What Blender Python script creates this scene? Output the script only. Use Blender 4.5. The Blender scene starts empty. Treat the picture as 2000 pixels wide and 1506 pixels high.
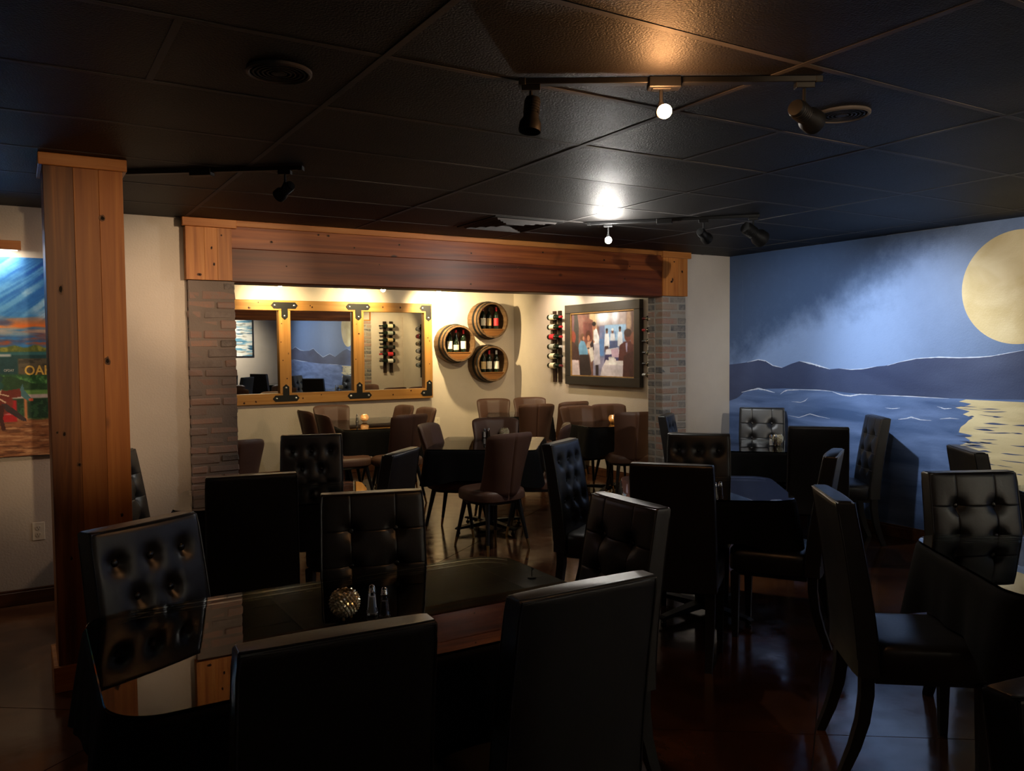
import bpy, math, random
import numpy as np
from mathutils import Vector, Matrix

random.seed(7)
SC = bpy.context.scene
COL = SC.collection
PI = math.pi

# ---------------------------------------------------------------- camera, world, exposure
CAM_H = 1.58
YAW, PITCH, ROLL, FPX = math.radians(31.2), math.radians(2.49), math.radians(.525), 1605.6
fw = Vector((math.sin(YAW) * math.cos(PITCH), math.cos(YAW) * math.cos(PITCH), -math.sin(PITCH)))
rt = Vector((math.cos(YAW), -math.sin(YAW), 0))
dn = fw.cross(rt)
r2 = rt * math.cos(ROLL) + dn * math.sin(ROLL)
d2 = -rt * math.sin(ROLL) + dn * math.cos(ROLL)
cam = bpy.data.cameras.new('camera')
cam.sensor_fit = 'HORIZONTAL'
cam.sensor_width = 36.0
cam.lens = FPX * 36.0 / 2000.0
cam.clip_start = .05
cam_o = bpy.data.objects.new('camera', cam)
COL.objects.link(cam_o)
cam_o.matrix_world = Matrix(((r2.x, -d2.x, -fw.x, 0), (r2.y, -d2.y, -fw.y, 0), (r2.z, -d2.z, -fw.z, CAM_H), (0, 0, 0, 1)))
SC.camera = cam_o

wd = bpy.data.worlds.new('world')
wd.use_nodes = True
wd.node_tree.nodes['Background'].inputs[0].default_value = (.35, .5, 1, 1)
wd.node_tree.nodes['Background'].inputs[1].default_value = .3
SC.world = wd
SC.view_settings.view_transform = 'Standard'
SC.view_settings.look = 'None'
SC.view_settings.exposure = 1.5
SC.view_settings.gamma = 1.0
SC.view_settings.use_curve_mapping = False
cy = SC.cycles
cy.use_denoising = True
cy.max_bounces = 10
cy.transparent_max_bounces = 16
cy.sample_clamp_indirect = 4.0
cy.sample_clamp_direct = 0.0
cy.caustics_reflective = False
cy.caustics_refractive = False
cy.blur_glossy = .5

L_ALC = 40.0        # alcove wall washers
L_MURAL = 43.0      # mural spots
L_LEFT = 15.0       # left wall spot
WARM = (1, .76, .42)
NEUT = (1, .93, .82)
COOL = (.88, .95, 1)


# ---------------------------------------------------------------- mesh helpers
class MB:
    def __init__(s):
        s.v, s.f, s.m = [], [], []

    def add(s, vs, fs, m=0):
        b = len(s.v)
        s.v += [tuple(p) for p in vs]
        s.f += [tuple(i + b for i in q) for q in fs]
        s.m += [m] * len(fs)
        return s

    def box(s, x0, x1, y0, y1, z0, z1, m=0):
        return s.add([(x0, y0, z0), (x1, y0, z0), (x1, y1, z0), (x0, y1, z0), (x0, y0, z1), (x1, y0, z1), (x1, y1, z1), (x0, y1, z1)],
                     [(0, 3, 2, 1), (4, 5, 6, 7), (0, 1, 5, 4), (1, 2, 6, 5), (2, 3, 7, 6), (3, 0, 4, 7)], m)

    def cbox(s, x0, x1, y0, y1, z0, z1, r=.004, m=0, jit=0):
        vs, idx = [], {}
        X, Y, Z = (x0, x1), (y0, y1), (z0, z1)
        for i in (0, 1):
            for j in (0, 1):
                for k in (0, 1):
                    c = (X[i], Y[j], Z[k])
                    ins = (r if i == 0 else -r, r if j == 0 else -r, r if k == 0 else -r)
                    jt = [random.uniform(-jit, jit) for _ in range(3)]
                    for a in range(3):
                        p = [c[q] + (0 if q == a else ins[q]) + jt[q] for q in range(3)]
                        idx[(i, j, k, a)] = len(vs)
                        vs.append(tuple(p))
        g = idx
        fs = []
        for i in (0, 1):
            q = [g[(i, 0, 0, 0)], g[(i, 1, 0, 0)], g[(i, 1, 1, 0)], g[(i, 0, 1, 0)]]
            fs.append(q if i else q[::-1])
            q = [g[(0, i, 0, 1)], g[(0, i, 1, 1)], g[(1, i, 1, 1)], g[(1, i, 0, 1)]]
            fs.append(q if i else q[::-1])
            q = [g[(0, 0, i, 2)], g[(1, 0, i, 2)], g[(1, 1, i, 2)], g[(0, 1, i, 2)]]
            fs.append(q if i else q[::-1])
        for i in (0, 1):
            for j in (0, 1):
                fl = (i + j) % 2 == 0
                q = [g[(i, j, 0, 0)], g[(i, j, 0, 1)], g[(i, j, 1, 1)], g[(i, j, 1, 0)]]
                fs.append(q if not fl else q[::-1]) if False else fs.append(q if fl else q[::-1])
                q = [g[(i, 0, j, 0)], g[(i, 0, j, 2)], g[(i, 1, j, 2)], g[(i, 1, j, 0)]]
                fs.append(q[::-1] if fl else q)
                q = [g[(0, i, j, 1)], g[(0, i, j, 2)], g[(1, i, j, 2)], g[(1, i, j, 1)]]
                fs.append(q if fl else q[::-1])
        for i in (0, 1):
            for j in (0, 1):
                for k in (0, 1):
                    q = [g[(i, j, k, 0)], g[(i, j, k, 1)], g[(i, j, k, 2)]]
                    fs.append(q if (i + j + k) % 2 else q[::-1])
        return s.add(vs, fs, m)

    def loops(s, rings, m=0, cap0=True, cap1=True, closed=True):
        """rings: list of equally long vertex rings joined by quads"""
        n = len(rings[0])
        vs = [p for r in rings for p in r]
        fs = []
        for a in range(len(rings) - 1):
            for i in range(n if closed else n - 1):
                j = (i + 1) % n
                fs.append((a * n + i, a * n + j, (a + 1) * n + j, (a + 1) * n + i))
        if cap0:
            fs.append(tuple(range(n))[::-1])
        if cap1:
            fs.append(tuple((len(rings) - 1) * n + i for i in range(n)))
        return s.add(vs, fs, m)

    def tube(s, p0, p1, r0, r1=None, n=10, m=0):
        r1 = r0 if r1 is None else r1
        p0, p1 = Vector(p0), Vector(p1)
        d = (p1 - p0).normalized()
        u = d.orthogonal().normalized()
        w = d.cross(u)
        ring = lambda p, r: [p + (u * math.cos(2 * PI * i / n) + w * math.sin(2 * PI * i / n)) * r for i in range(n)]
        return s.loops([ring(p0, r0), ring(p1, r1)], m)

    def lathe(s, prof, n=16, c=(0, 0, 0), axis='z', m=0, cap0=True, cap1=True, ribs=0, rib_d=0):
        rings = []
        for (r, h) in prof:
            ring = []
            for i in range(n):
                a = 2 * PI * i / n
                rr = r * (1 + (rib_d if ribs and i % 2 else 0))
                x, y = rr * math.cos(a), rr * math.sin(a)
                p = {'z': (x, y, h), 'y': (x, h, -y), 'x': (h, x, y)}[axis]
                ring.append((p[0] + c[0], p[1] + c[1], p[2] + c[2]))
            rings.append(ring)
        return s.loops(rings, m, cap0, cap1)

    def prism(s, poly, fn0, fn1, m=0):
        """poly 2d points; fn0/fn1 map (a,b) -> 3d for both faces"""
        return s.loops([[fn0(*p) for p in poly], [fn1(*p) for p in poly]], m)

    def build(s, name, mat, parent=None, smooth=None):
        me = bpy.data.meshes.new(name)
        me.from_pydata(s.v, [], s.f)
        mats = mat if isinstance(mat, (list, tuple)) else [mat]
        for k in mats:
            me.materials.append(k)
        if len(mats) > 1:
            me.polygons.foreach_set('material_index', s.m)
        if smooth is not None:
            me.polygons.foreach_set('use_smooth', [True] * len(me.polygons))
            if smooth < 179:
                me.set_sharp_from_angle(angle=math.radians(smooth))
        me.update()
        return link(name, me, parent)


def link(name, me, parent=None):
    o = bpy.data.objects.new(name, me)
    COL.objects.link(o)
    if parent is not None:
        o.parent = parent
    return o


def thing(name, label, cat, loc=(0, 0, 0), rz=0, group=None):
    o = bpy.data.objects.new(name, None)
    o.empty_display_size = .1
    COL.objects.link(o)
    o.location = loc
    o.rotation_euler = (0, 0, rz)
    return tag(o, label, cat, group)


def tag(o, label, cat, group=None):
    o['label'] = label
    o['category'] = cat
    if group:
        o['group'] = group
    return o


def struct(o, label=None):
    o['kind'] = 'structure'
    if label:
        o['label'] = label
    return o


def dup(src, loc, rot, label, group=None):
    def cp(o, parent):
        c = o.copy()
        COL.objects.link(c)
        c.parent = parent
        for ch in o.children:
            cp(ch, c)
        return c
    c = cp(src, None)
    c.location = loc
    c.rotation_euler = rot
    c['label'] = label
    if group:
        c['group'] = group
    return c


# ---------------------------------------------------------------- material helpers
def nt(name):
    m = bpy.data.materials.new(name)
    m.use_nodes = True
    t = m.node_tree
    return m, t, t.nodes['Principled BSDF'], t.nodes, t.links


def rgba(c):
    return (c[0], c[1], c[2], 1)


def s2l(c):
    return tuple(((x / 255) / 12.92 if x <= 10 else (((x / 255) + .055) / 1.055) ** 2.4) for x in c)


def pmat(name, col, rough=.5, metal=0.0, spec=.5, bump=0, bscale=60, vary=0, vscale=4, coat=0, rvary=0, bdetail=3):
    m, t, b, N, L = nt(name)
    b.inputs['Base Color'].default_value = rgba(col)
    b.inputs['Roughness'].default_value = rough
    b.inputs['Metallic'].default_value = metal
    b.inputs['Specular IOR Level'].default_value = spec
    b.inputs['Coat Weight'].default_value = coat
    tc = N.new('ShaderNodeTexCoord')
    if bump:
        n = N.new('ShaderNodeTexNoise')
        n.inputs['Scale'].default_value = bscale
        n.inputs['Detail'].default_value = bdetail
        L.new(tc.outputs['Object'], n.inputs['Vector'])
        bp = N.new('ShaderNodeBump')
        bp.inputs['Strength'].default_value = bump
        bp.inputs['Distance'].default_value = .004
        L.new(n.outputs['Fac'], bp.inputs['Height'])
        L.new(bp.outputs['Normal'], b.inputs['Normal'])
    if vary:
        n = N.new('ShaderNodeTexNoise')
        n.inputs['Scale'].default_value = vscale
        n.inputs['Detail'].default_value = 4
        L.new(tc.outputs['Object'], n.inputs['Vector'])
        r = N.new('ShaderNodeValToRGB')
        r.color_ramp.elements[0].position = .3
        r.color_ramp.elements[1].position = .7
        r.color_ramp.elements[0].color = rgba([c * (1 - vary) for c in col])
        r.color_ramp.elements[1].color = rgba([min(1, c * (1 + vary)) for c in col])
        L.new(n.outputs['Fac'], r.inputs['Fac'])
        L.new(r.outputs['Color'], b.inputs['Base Color'])
        if rvary:
            mr = N.new('ShaderNodeMapRange')
            mr.inputs['To Min'].default_value = max(0, rough - rvary)
            mr.inputs['To Max'].default_value = rough + rvary
            L.new(n.outputs['Fac'], mr.inputs['Value'])
            L.new(mr.outputs['Result'], b.inputs['Roughness'])
    return m


def emit(name, col, strength):
    m, t, b, N, L = nt(name)
    b.inputs['Base Color'].default_value = rgba(col)
    b.inputs['Emission Color'].default_value = rgba(col)
    b.inputs['Emission Strength'].default_value = strength
    return m


def wood(name, stops, axis='z', rough=.45, across=26, along=1.1, knots=True, kscale=1.6, bump=.25, kthr=.09):
    m, t, b, N, L = nt(name)
    tc = N.new('ShaderNodeTexCoord')
    oi = N.new('ShaderNodeObjectInfo')
    mul = N.new('ShaderNodeMath')
    mul.operation = 'MULTIPLY'
    mul.inputs[1].default_value = 37.0
    L.new(oi.outputs['Random'], mul.inputs[0])
    cx = N.new('ShaderNodeCombineXYZ')
    for k in range(3):
        L.new(mul.outputs[0], cx.inputs[k])
    ad = N.new('ShaderNodeVectorMath')
    ad.operation = 'ADD'
    L.new(tc.outputs['Object'], ad.inputs[0])
    L.new(cx.outputs[0], ad.inputs[1])
    mp = N.new('ShaderNodeMapping')
    mp.inputs['Scale'].default_value = {'z': (across, across, along), 'x': (along, across, across), 'y': (across, along, across)}[axis]
    L.new(ad.outputs[0], mp.inputs['Vector'])
    # knots
    kn = None
    if knots:
        kp = N.new('ShaderNodeMapping')
        ks = kscale
        kp.inputs['Scale'].default_value = {'z': (ks * 3.4, ks * 3.4, ks * 2), 'x': (ks * 2, ks * 3.4, ks * 3.4), 'y': (ks * 3.4, ks * 2, ks * 3.4)}[axis]
        L.new(ad.outputs[0], kp.inputs['Vector'])
        vo = N.new('ShaderNodeTexVoronoi')
        vo.inputs['Scale'].default_value = 1.0
        L.new(kp.outputs[0], vo.inputs['Vector'])
        kn = N.new('ShaderNodeMapRange')
        kn.interpolation_type = 'SMOOTHSTEP'
        kn.inputs['From Min'].default_value = kthr * .45
        kn.inputs['From Max'].default_value = kthr * .45 + .05
        L.new(vo.outputs['Distance'], kn.inputs['Value'])
    n1 = N.new('ShaderNodeTexNoise')
    n1.inputs['Scale'].default_value = 1.0
    n1.inputs['Detail'].default_value = 5
    n1.inputs['Roughness'].default_value = .6
    n1.inputs['Distortion'].default_value = .5
    L.new(mp.outputs[0], n1.inputs['Vector'])
    rp = N.new('ShaderNodeValToRGB')
    e = rp.color_ramp.elements
    e[0].position, e[0].color = stops[0][0], rgba(stops[0][1])
    e[1].position, e[1].color = stops[-1][0], rgba(stops[-1][1])
    for p, c in stops[1:-1]:
        q = e.new(p)
        q.color = rgba(c)
    L.new(n1.outputs['Fac'], rp.inputs['Fac'])
    out = rp.outputs['Color']
    # per plank tone
    hv = N.new('ShaderNodeHueSaturation')
    mr = N.new('ShaderNodeMapRange')
    mr.inputs['To Min'].default_value = .82
    mr.inputs['To Max'].default_value = 1.15
    L.new(oi.outputs['Random'], mr.inputs['Value'])
    L.new(mr.outputs[0], hv.inputs['Value'])
    L.new(out, hv.inputs['Color'])
    out = hv.outputs['Color']
    if kn:
        mx = N.new('ShaderNodeMix')
        mx.data_type = 'RGBA'
        mx.inputs[6].default_value = (.02, .008, .003, 1)
        L.new(kn.outputs[0], mx.inputs[0])
        L.new(out, mx.inputs[7])
        out = mx.outputs[2]
    L.new(out, b.inputs['Base Color'])
    b.inputs['Roughness'].default_value = rough
    b.inputs['Specular IOR Level'].default_value = .22
    bp = N.new('ShaderNodeBump')
    bp.inputs['Strength'].default_value = bump
    bp.inputs['Distance'].default_value = .003
    L.new(n1.outputs['Fac'], bp.inputs['Height'])
    L.new(bp.outputs['Normal'], b.inputs['Normal'])
    return m


def thin_glass(name, tint=(1, 1, 1), ior=1.5, boost=1.0, rough=0.0, base=0.0):
    """clear glass that lets lamp light through: transparent + fresnel gloss"""
    m, t, b, N, L = nt(name)
    N.remove(b)
    o = N['Material Output']
    fr = N.new('ShaderNodeFresnel')
    fr.inputs['IOR'].default_value = ior
    ma = N.new('ShaderNodeMath')
    ma.operation = 'MULTIPLY_ADD'
    ma.use_clamp = True
    ma.inputs[1].default_value = boost
    ma.inputs[2].default_value = base
    L.new(fr.outputs[0], ma.inputs[0])
    tr = N.new('ShaderNodeBsdfTransparent')
    tr.inputs[0].default_value = rgba(tint)
    gl = N.new('ShaderNodeBsdfGlossy')
    gl.inputs['Roughness'].default_value = rough
    mx = N.new('ShaderNodeMixShader')
    L.new(ma.outputs[0], mx.inputs[0])
    L.new(tr.outputs[0], mx.inputs[1])
    L.new(gl.outputs[0], mx.inputs[2])
    L.new(mx.outputs[0], o.inputs['Surface'])
    return m


def vcol_mat(name, rough=.55, bump=.15):
    m, t, b, N, L = nt(name)
    a = N.new('ShaderNodeAttribute')
    a.attribute_name = 'paint'
    L.new(a.outputs['Color'], b.inputs['Base Color'])
    b.inputs['Roughness'].default_value = rough
    tc = N.new('ShaderNodeTexCoord')
    n = N.new('ShaderNodeTexNoise')
    n.inputs['Scale'].default_value = 120
    L.new(tc.outputs['Object'], n.inputs['Vector'])
    bp = N.new('ShaderNodeBump')
    bp.inputs['Strength'].default_value = bump
    bp.inputs['Distance'].default_value = .002
    L.new(n.outputs['Fac'], bp.inputs['Height'])
    L.new(bp.outputs['Normal'], b.inputs['Normal'])
    return m


def brick_mat(name, cols, grime):
    m, t, b, N, L = nt(name)
    tc = N.new('ShaderNodeTexCoord')
    oi = N.new('ShaderNodeObjectInfo')
    rp = N.new('ShaderNodeValToRGB')
    rp.color_ramp.interpolation = 'CONSTANT'
    e = rp.color_ramp.elements
    k = len(cols)
    e[0].position, e[0].color = 0, rgba(cols[0])
    e[1].position, e[1].color = 1 / k, rgba(cols[1])
    for i in range(2, k):
        q = e.new(i / k)
        q.color = rgba(cols[i])
    L.new(oi.outputs['Random'], rp.inputs['Fac'])
    n = N.new('ShaderNodeTexNoise')
    n.inputs['Scale'].default_value = 22
    n.inputs['Detail'].default_value = 6
    n.inputs['Roughness'].default_value = .7
    L.new(tc.outputs['Object'], n.inputs['Vector'])
    mr = N.new('ShaderNodeMapRange')
    mr.inputs['From Min'].default_value = .40
    mr.inputs['From Max'].default_value = .66
    mr.inputs['To Max'].default_value = .85
    L.new(n.outputs['Fac'], mr.inputs['Value'])
    mx = N.new('ShaderNodeMix')
    mx.data_type = 'RGBA'
    L.new(mr.outputs[0], mx.inputs[0])
    L.new(rp.outputs[0], mx.inputs[6])
    mx.inputs[7].default_value = rgba(grime)
    L.new(mx.outputs[2], b.inputs['Base Color'])
    b.inputs['Roughness'].default_value = .8
    bp = N.new('ShaderNodeBump')
    bp.inputs['Strength'].default_value = .7
    bp.inputs['Distance'].default_value = .006
    L.new(n.outputs['Fac'], bp.inputs['Height'])
    L.new(bp.outputs['Normal'], b.inputs['Normal'])
    return m


M = {}
M['wall'] = pmat('beige_wall', (.56, .485, .40), .55, bump=.45, bscale=75, vary=.03, vscale=6)
M['ceil'] = pmat('black_tile', (.0085, .0076, .0074), .56, spec=.16, bump=.8, bscale=130, vary=.2, vscale=2, rvary=.05)
M['grid'] = pmat('dark_grid', (.055, .050, .049), .6, spec=.2, bump=.1)
M['black_metal'] = pmat('black_metal', (.005, .005, .0055), .5, spec=.2, vary=.2)
M['matte_black'] = pmat('matte_black', (.007, .007, .007), .6, spec=.2, vary=.2)
M['leather'] = pmat('black_leather', (.009, .008, .0075), .38, spec=.68, bump=.10, bscale=90, vary=.2, vscale=9, rvary=.06, bdetail=5)
M['legs'] = pmat('black_leg', (.009, .008, .008), .4, vary=.2)
M['button'] = pmat('black_button', (.012, .011, .011), .25, vary=.1)
M['brown'] = pmat('brown_leather', (.112, .052, .032), .48, bump=.2, bscale=140, vary=.12, vscale=5)
M['cloth'] = pmat('black_cloth', (.004, .0037, .004), .8, spec=.12, bump=.3, bscale=400, vary=.2)
M['brass'] = pmat('brass_tip', (.5, .32, .12), .35, metal=1, vary=.1)
M['chrome'] = pmat('chrome', (.8, .8, .78), .12, metal=1, vary=.02)
M['silver'] = pmat('silver_bolt', (.75, .75, .75), .3, metal=1, vary=.05)
M['salt'] = pmat('salt', (.92, .88, .82), .8, vary=.05, vscale=200)
M['pepper'] = pmat('pepper', (.06, .035, .022), .8, vary=.5, vscale=300)
M['wax'] = pmat('wax', (.75, .66, .5), .5, vary=.05)
M['plate'] = pmat('ivory_plate', (.72, .64, .5), .4, vary=.02)
M['slot'] = pmat('dark_slot', (.05, .04, .03), .5, vary=.1)
M['mirror'] = pmat('mirror_glass', (.86, .88, .87), .0, metal=1)
M['glass_top'] = thin_glass('table_glass', (.93, .98, .96), 1.5, 1.0)
M['glass'] = thin_glass('clear_glass', (.97, .98, .98), 1.5, 1.25, .03)
M['crystal'] = pmat('amber_crystal', (.95, .74, .50), .18, metal=.6, spec=1.0, vary=.3, vscale=90)
M['cedar'] = wood('cedar_light', [(.28, (.28, .085, .016)), (.5, (.46, .165, .036)), (.72, (.57, .24, .062))], 'z', .42, 22, 1.0)
M['cedar_x'] = wood('cedar_light_board', [(.28, (.28, .085, .016)), (.5, (.42, .150, .034)), (.72, (.52, .22, .058))], 'x', .42, 22, 1.0)
M['red_x'] = wood('cedar_red_board', [(.3, (.085, .018, .005)), (.5, (.20, .050, .012)), (.7, (.34, .105, .025))], 'x', .4, 20, .8, kscale=1.1)
M['red_x2'] = wood('cedar_dark_board', [(.3, (.055, .012, .004)), (.5, (.135, .030, .008)), (.7, (.22, .058, .014))], 'x', .4, 18, .7, kscale=1.1)
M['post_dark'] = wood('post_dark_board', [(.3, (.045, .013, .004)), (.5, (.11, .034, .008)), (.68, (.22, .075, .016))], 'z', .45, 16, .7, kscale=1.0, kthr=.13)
M['post_mid'] = wood('post_board', [(.3, (.27, .078, .015)), (.5, (.37, .122, .025)), (.7, (.46, .17, .038))], 'z', .45, 24, .9, kscale=.8, kthr=.12)
M['pine_x'] = wood('pine_rail', [(.25, (.30, .125, .026)), (.5, (.40, .19, .048)), (.75, (.48, .25, .075))], 'x', .45, 24, 1.0, kscale=1.8)
M['pine_z'] = wood('pine_post', [(.25, (.30, .125, .026)), (.5, (.40, .19, .048)), (.75, (.48, .25, .075))], 'z', .45, 24, 1.0, kscale=1.8)
M['trim'] = wood('brown_trim', [(.25, (.05, .018, .008)), (.5, (.09, .033, .014)), (.75, (.13, .05, .02))], 'x', .35, 18, 1, knots=False)
M['barrel'] = wood('barrel_stave', [(.25, (.055, .028, .012)), (.5, (.11, .062, .030)), (.75, (.17, .10, .052))], 'y', .6, 30, 2, knots=False)
M['barrel_in'] = wood('barrel_inside', [(.25, (.035, .016, .008)), (.5, (.06, .028, .014)), (.75, (.10, .05, .024))], 'x', .6, 20, 2, knots=False)
M['shelf'] = wood('shelf_board', [(.25, (.11, .042, .012)), (.5, (.18, .075, .022)), (.75, (.24, .11, .035))], 'x', .45, 24, 1, knots=False)
M['rack'] = wood('rack_slat', [(.25, (.012, .006, .004)), (.5, (.022, .011, .007)), (.75, (.04, .018, .010))], 'z', .5, 24, 1, knots=False)
M['crystal_lit'] = pmat('glowing_crystal', (1, .70, .42), .2, spec=1.0, vary=.2, vscale=90)
M['crystal_lit'].node_tree.nodes['Principled BSDF'].inputs['Transmission Weight'].default_value = .75
M['brick_l'] = brick_mat('weathered_brick', [(.27, .15, .11), (.165, .125, .105), (.31, .175, .125), (.22, .145, .115), (.11, .088, .075), (.285, .17, .13)], (.225, .175, .145))
M['brick_r'] = brick_mat('grey_brick', [(.29, .17, .12), (.18, .16, .145), (.33, .18, .135), (.10, .10, .105), (.27, .21, .165), (.31, .22, .165)], (.30, .26, .215))
M['mortar_l'] = pmat('mortar_brown', (.20, .155, .128), .9, bump=.5, bscale=90, vary=.15)
M['mortar_r'] = pmat('mortar_grey', (.32, .29, .25), .9, bump=.5, bscale=90, vary=.1)
M['bottle'] = pmat('bottle_glass', (.006, .011, .006), .08, spec=.6, vary=.2)
M['frame_black'] = pmat('black_frame', (.020, .018, .016), .4, bump=.1, vary=.2, vscale=8)
M['gold'] = pmat('gold_lip', (.42, .26, .10), .4, metal=.6, vary=.2, vscale=20)
M['bulb_off'] = pmat('unlit_bulb', (.05, .05, .05), .2, vary=.05)
M['bulb_warm'] = emit('bulb_warm', (1, .46, .17), 170)
M['bulb_cool'] = emit('bulb_cool', (1, .95, .86), 600)
M['bulb_spot'] = emit('bulb_spot', (1, .9, .7), 20)
M['flame'] = emit('flame', (1, .58, .26), 140)
M['led'] = emit('led_strip', (1, .95, .85), 6)


def paper(name, col):
    return pmat(name, col, .6, vary=.08, vscale=60)


LAB = {k: paper('label_' + k, c) for k, c in dict(cream=(.74, .66, .46), white=(.72, .70, .64), red=(.55, .02, .03), grey=(.34, .36, .30), tan=(.5, .36, .18), dark=(.03, .025, .02)).items()}
CAP = {k: pmat('capsule_' + k, c, .35, vary=.1) for k, c in dict(red=(.45, .02, .03), black=(.015, .013, .013), silver=(.5, .5, .5), maroon=(.14, .02, .025), green=(.03, .10, .04)).items()}


# ---------------------------------------------------------------- lamps
def spot(name, loc, aim, power, col, angle=60, blend=.6, r=.03):
    l = bpy.data.lights.new(name, 'SPOT')
    l.energy = power
    l.color = col
    l.spot_size = math.radians(angle)
    l.spot_blend = blend
    l.shadow_soft_size = r
    o = bpy.data.objects.new(name, l)
    COL.objects.link(o)
    o.location = loc
    d = Vector(aim) - Vector(loc)
    o.rotation_euler = d.to_track_quat('-Z', 'Y').to_euler()
    return o


# ================================================================ SETTING
YW, CEIL, XR, YB, XL, YF = 6.0, 2.5, 6.22, 10.2, -3.2, -1.7


def clip(poly, n, d, keep):
    out = []
    for i in range(len(poly)):
        a, b = poly[i], poly[(i + 1) % len(poly)]
        da = (a[0] * n[0] + a[1] * n[1] - d) * keep
        db = (b[0] * n[0] + b[1] * n[1] - d) * keep
        if da >= 0:
            out.append(a)
        if (da >= 0) != (db >= 0):
            k = da / (da - db)
            out.append((a[0] + (b[0] - a[0]) * k, a[1] + (b[1] - a[1]) * k))
    return out


def floor_mat():
    m, t, b, N, L = nt('stained_concrete')
    tc = N.new('ShaderNodeTexCoord')
    n1 = N.new('ShaderNodeTexNoise')
    n1.inputs['Scale'].default_value = 1.7
    n1.inputs['Detail'].default_value = 7
    n1.inputs['Roughness'].default_value = .62
    n1.inputs['Distortion'].default_value = .9
    L.new(tc.outputs['Object'], n1.inputs['Vector'])
    rp = N.new('ShaderNodeValToRGB')
    e = rp.color_ramp.elements
    e[0].position, e[0].color = .3, (.024, .0078, .0036, 1)
    e[1].position, e[1].color = .72, (.13, .050, .019, 1)
    q = e.new(.5)
    q.color = (.055, .021, .0095, 1)
    L.new(n1.outputs['Fac'], rp.inputs['Fac'])
    L.new(rp.outputs[0], b.inputs['Base Color'])
    n2 = N.new('ShaderNodeTexNoise')
    n2.inputs['Scale'].default_value = 9
    n2.inputs['Detail'].default_value = 6
    L.new(tc.outputs['Object'], n2.inputs['Vector'])
    mr = N.new('ShaderNodeMapRange')
    mr.inputs['From Min'].default_value = .3
    mr.inputs['From Max'].default_value = .7
    mr.inputs['To Min'].default_value = .07
    mr.inputs['To Max'].default_value = .20
    L.new(n2.outputs['Fac'], mr.inputs['Value'])
    L.new(mr.outputs[0], b.inputs['Roughness'])
    bp = N.new('ShaderNodeBump')
    b.inputs['Specular IOR Level'].default_value = .5
    bp.inputs['Strength'].default_value = .12
    bp.inputs['Distance'].default_value = .004
    L.new(n2.outputs['Fac'], bp.inputs['Height'])
    L.new(bp.outputs['Normal'], b.inputs['Normal'])
    return m


M['floor'] = floor_mat()
M['joint'] = pmat('floor_joint', (.05, .038, .03), .7, vary=.2)
fl = struct(MB().box(XL - .2, XR + .2, YF - .2, YB + .2, -.12, -.008).build('floor', M['joint']))
a1, a2 = math.radians(36.6), math.radians(-36.5)
n1, n2 = (-math.sin(a1), math.cos(a1)), (-math.sin(a2), math.cos(a2))
dd1 = [.11 + 2.7 * k for k in range(-3, 5)]
dd2 = [3.39 + 2.7 * k for k in range(-3, 4)]
room = [(XL, YF), (XR, YF), (XR, YB), (XL, YB)]
ga = .0025
for i in range(-1, len(dd1)):
    for j in range(-1, len(dd2)):
        p = room
        if i >= 0:
            p = clip(p, n1, dd1[i] + ga, 1)
        if i + 1 < len(dd1) and p:
            p = clip(p, n1, dd1[i + 1] - ga, -1)
        if j >= 0 and p:
            p = clip(p, n2, dd2[j] + ga, 1)
        if j + 1 < len(dd2) and p:
            p = clip(p, n2, dd2[j + 1] - ga, -1)
        if len(p) >= 3:
            MB().prism(p, lambda a, b: (a, b, -.0085), lambda a, b: (a, b, 0)).build('floor_slab', M['floor'], fl)

# walls
wl = struct(MB().box(XL - .15, XL, YF - .15, YW + .15, 0, CEIL + .12).build('wall_left', M['wall']))
wf = struct(MB().box(XL, XR, YF - .15, YF, 0, CEIL + .12).build('wall_front', M['wall']))
wr = struct(MB().box(XR, XR + .15, YF - .15, YB + .15, 0, CEIL + .12).build('wall_right', M['wall']))
struct(MB().box(XL, 1.03, YW, YW + .15, 0, CEIL + .12).build('wall_back_left', M['wall']))
struct(MB().box(5.585, XR, YW, YW + .15, 0, CEIL + .12).build('wall_back_right', M['wall']))
struct(MB().box(1.03, 5.585, YW + .01, YW + .15, 2.10, CEIL + .12).build('wall_back_top', M['wall']))
wab = struct(MB().box(-.5, XR, YB, YB + .15, 0, CEIL + .12).build('wall_alcove_back', M['wall']))
wal = struct(MB().box(-.65, -.5, YW + .15, YB + .15, 0, CEIL + .12).build('wall_alcove_left', M['wall']))

# baseboards
def skirt(name, x0, x1, y0, y1):
    m = MB()
    m.cbox(x0, x1, y0, y1, 0, .085, .003)
    dx, dy = (0, .004) if x1 - x0 > y1 - y0 else (.004, 0)
    m.cbox(x0 + dx, x1 - dx, y0 + dy, y1 - dy, .0852, .102, .003)
    return struct(m.build(name, M['trim']))


skirt('baseboard_back', XL, 1.02, YW - .018, YW)
skirt('baseboard_back_right', 5.60, XR - .018, YW - .018, YW)
skirt('baseboard_right', XR - .018, XR, YF + .018, YW)
skirt('baseboard_alcove_back', -.5, XR - .018, YB - .018, YB)
skirt('baseboard_alcove_right', XR - .018, XR, YW + .17, YB)
skirt('baseboard_front', XL, XR - .018, YF, YF + .018)
skirt('baseboard_left', XL, XL + .018, YF + .018, YW - .018)

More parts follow.
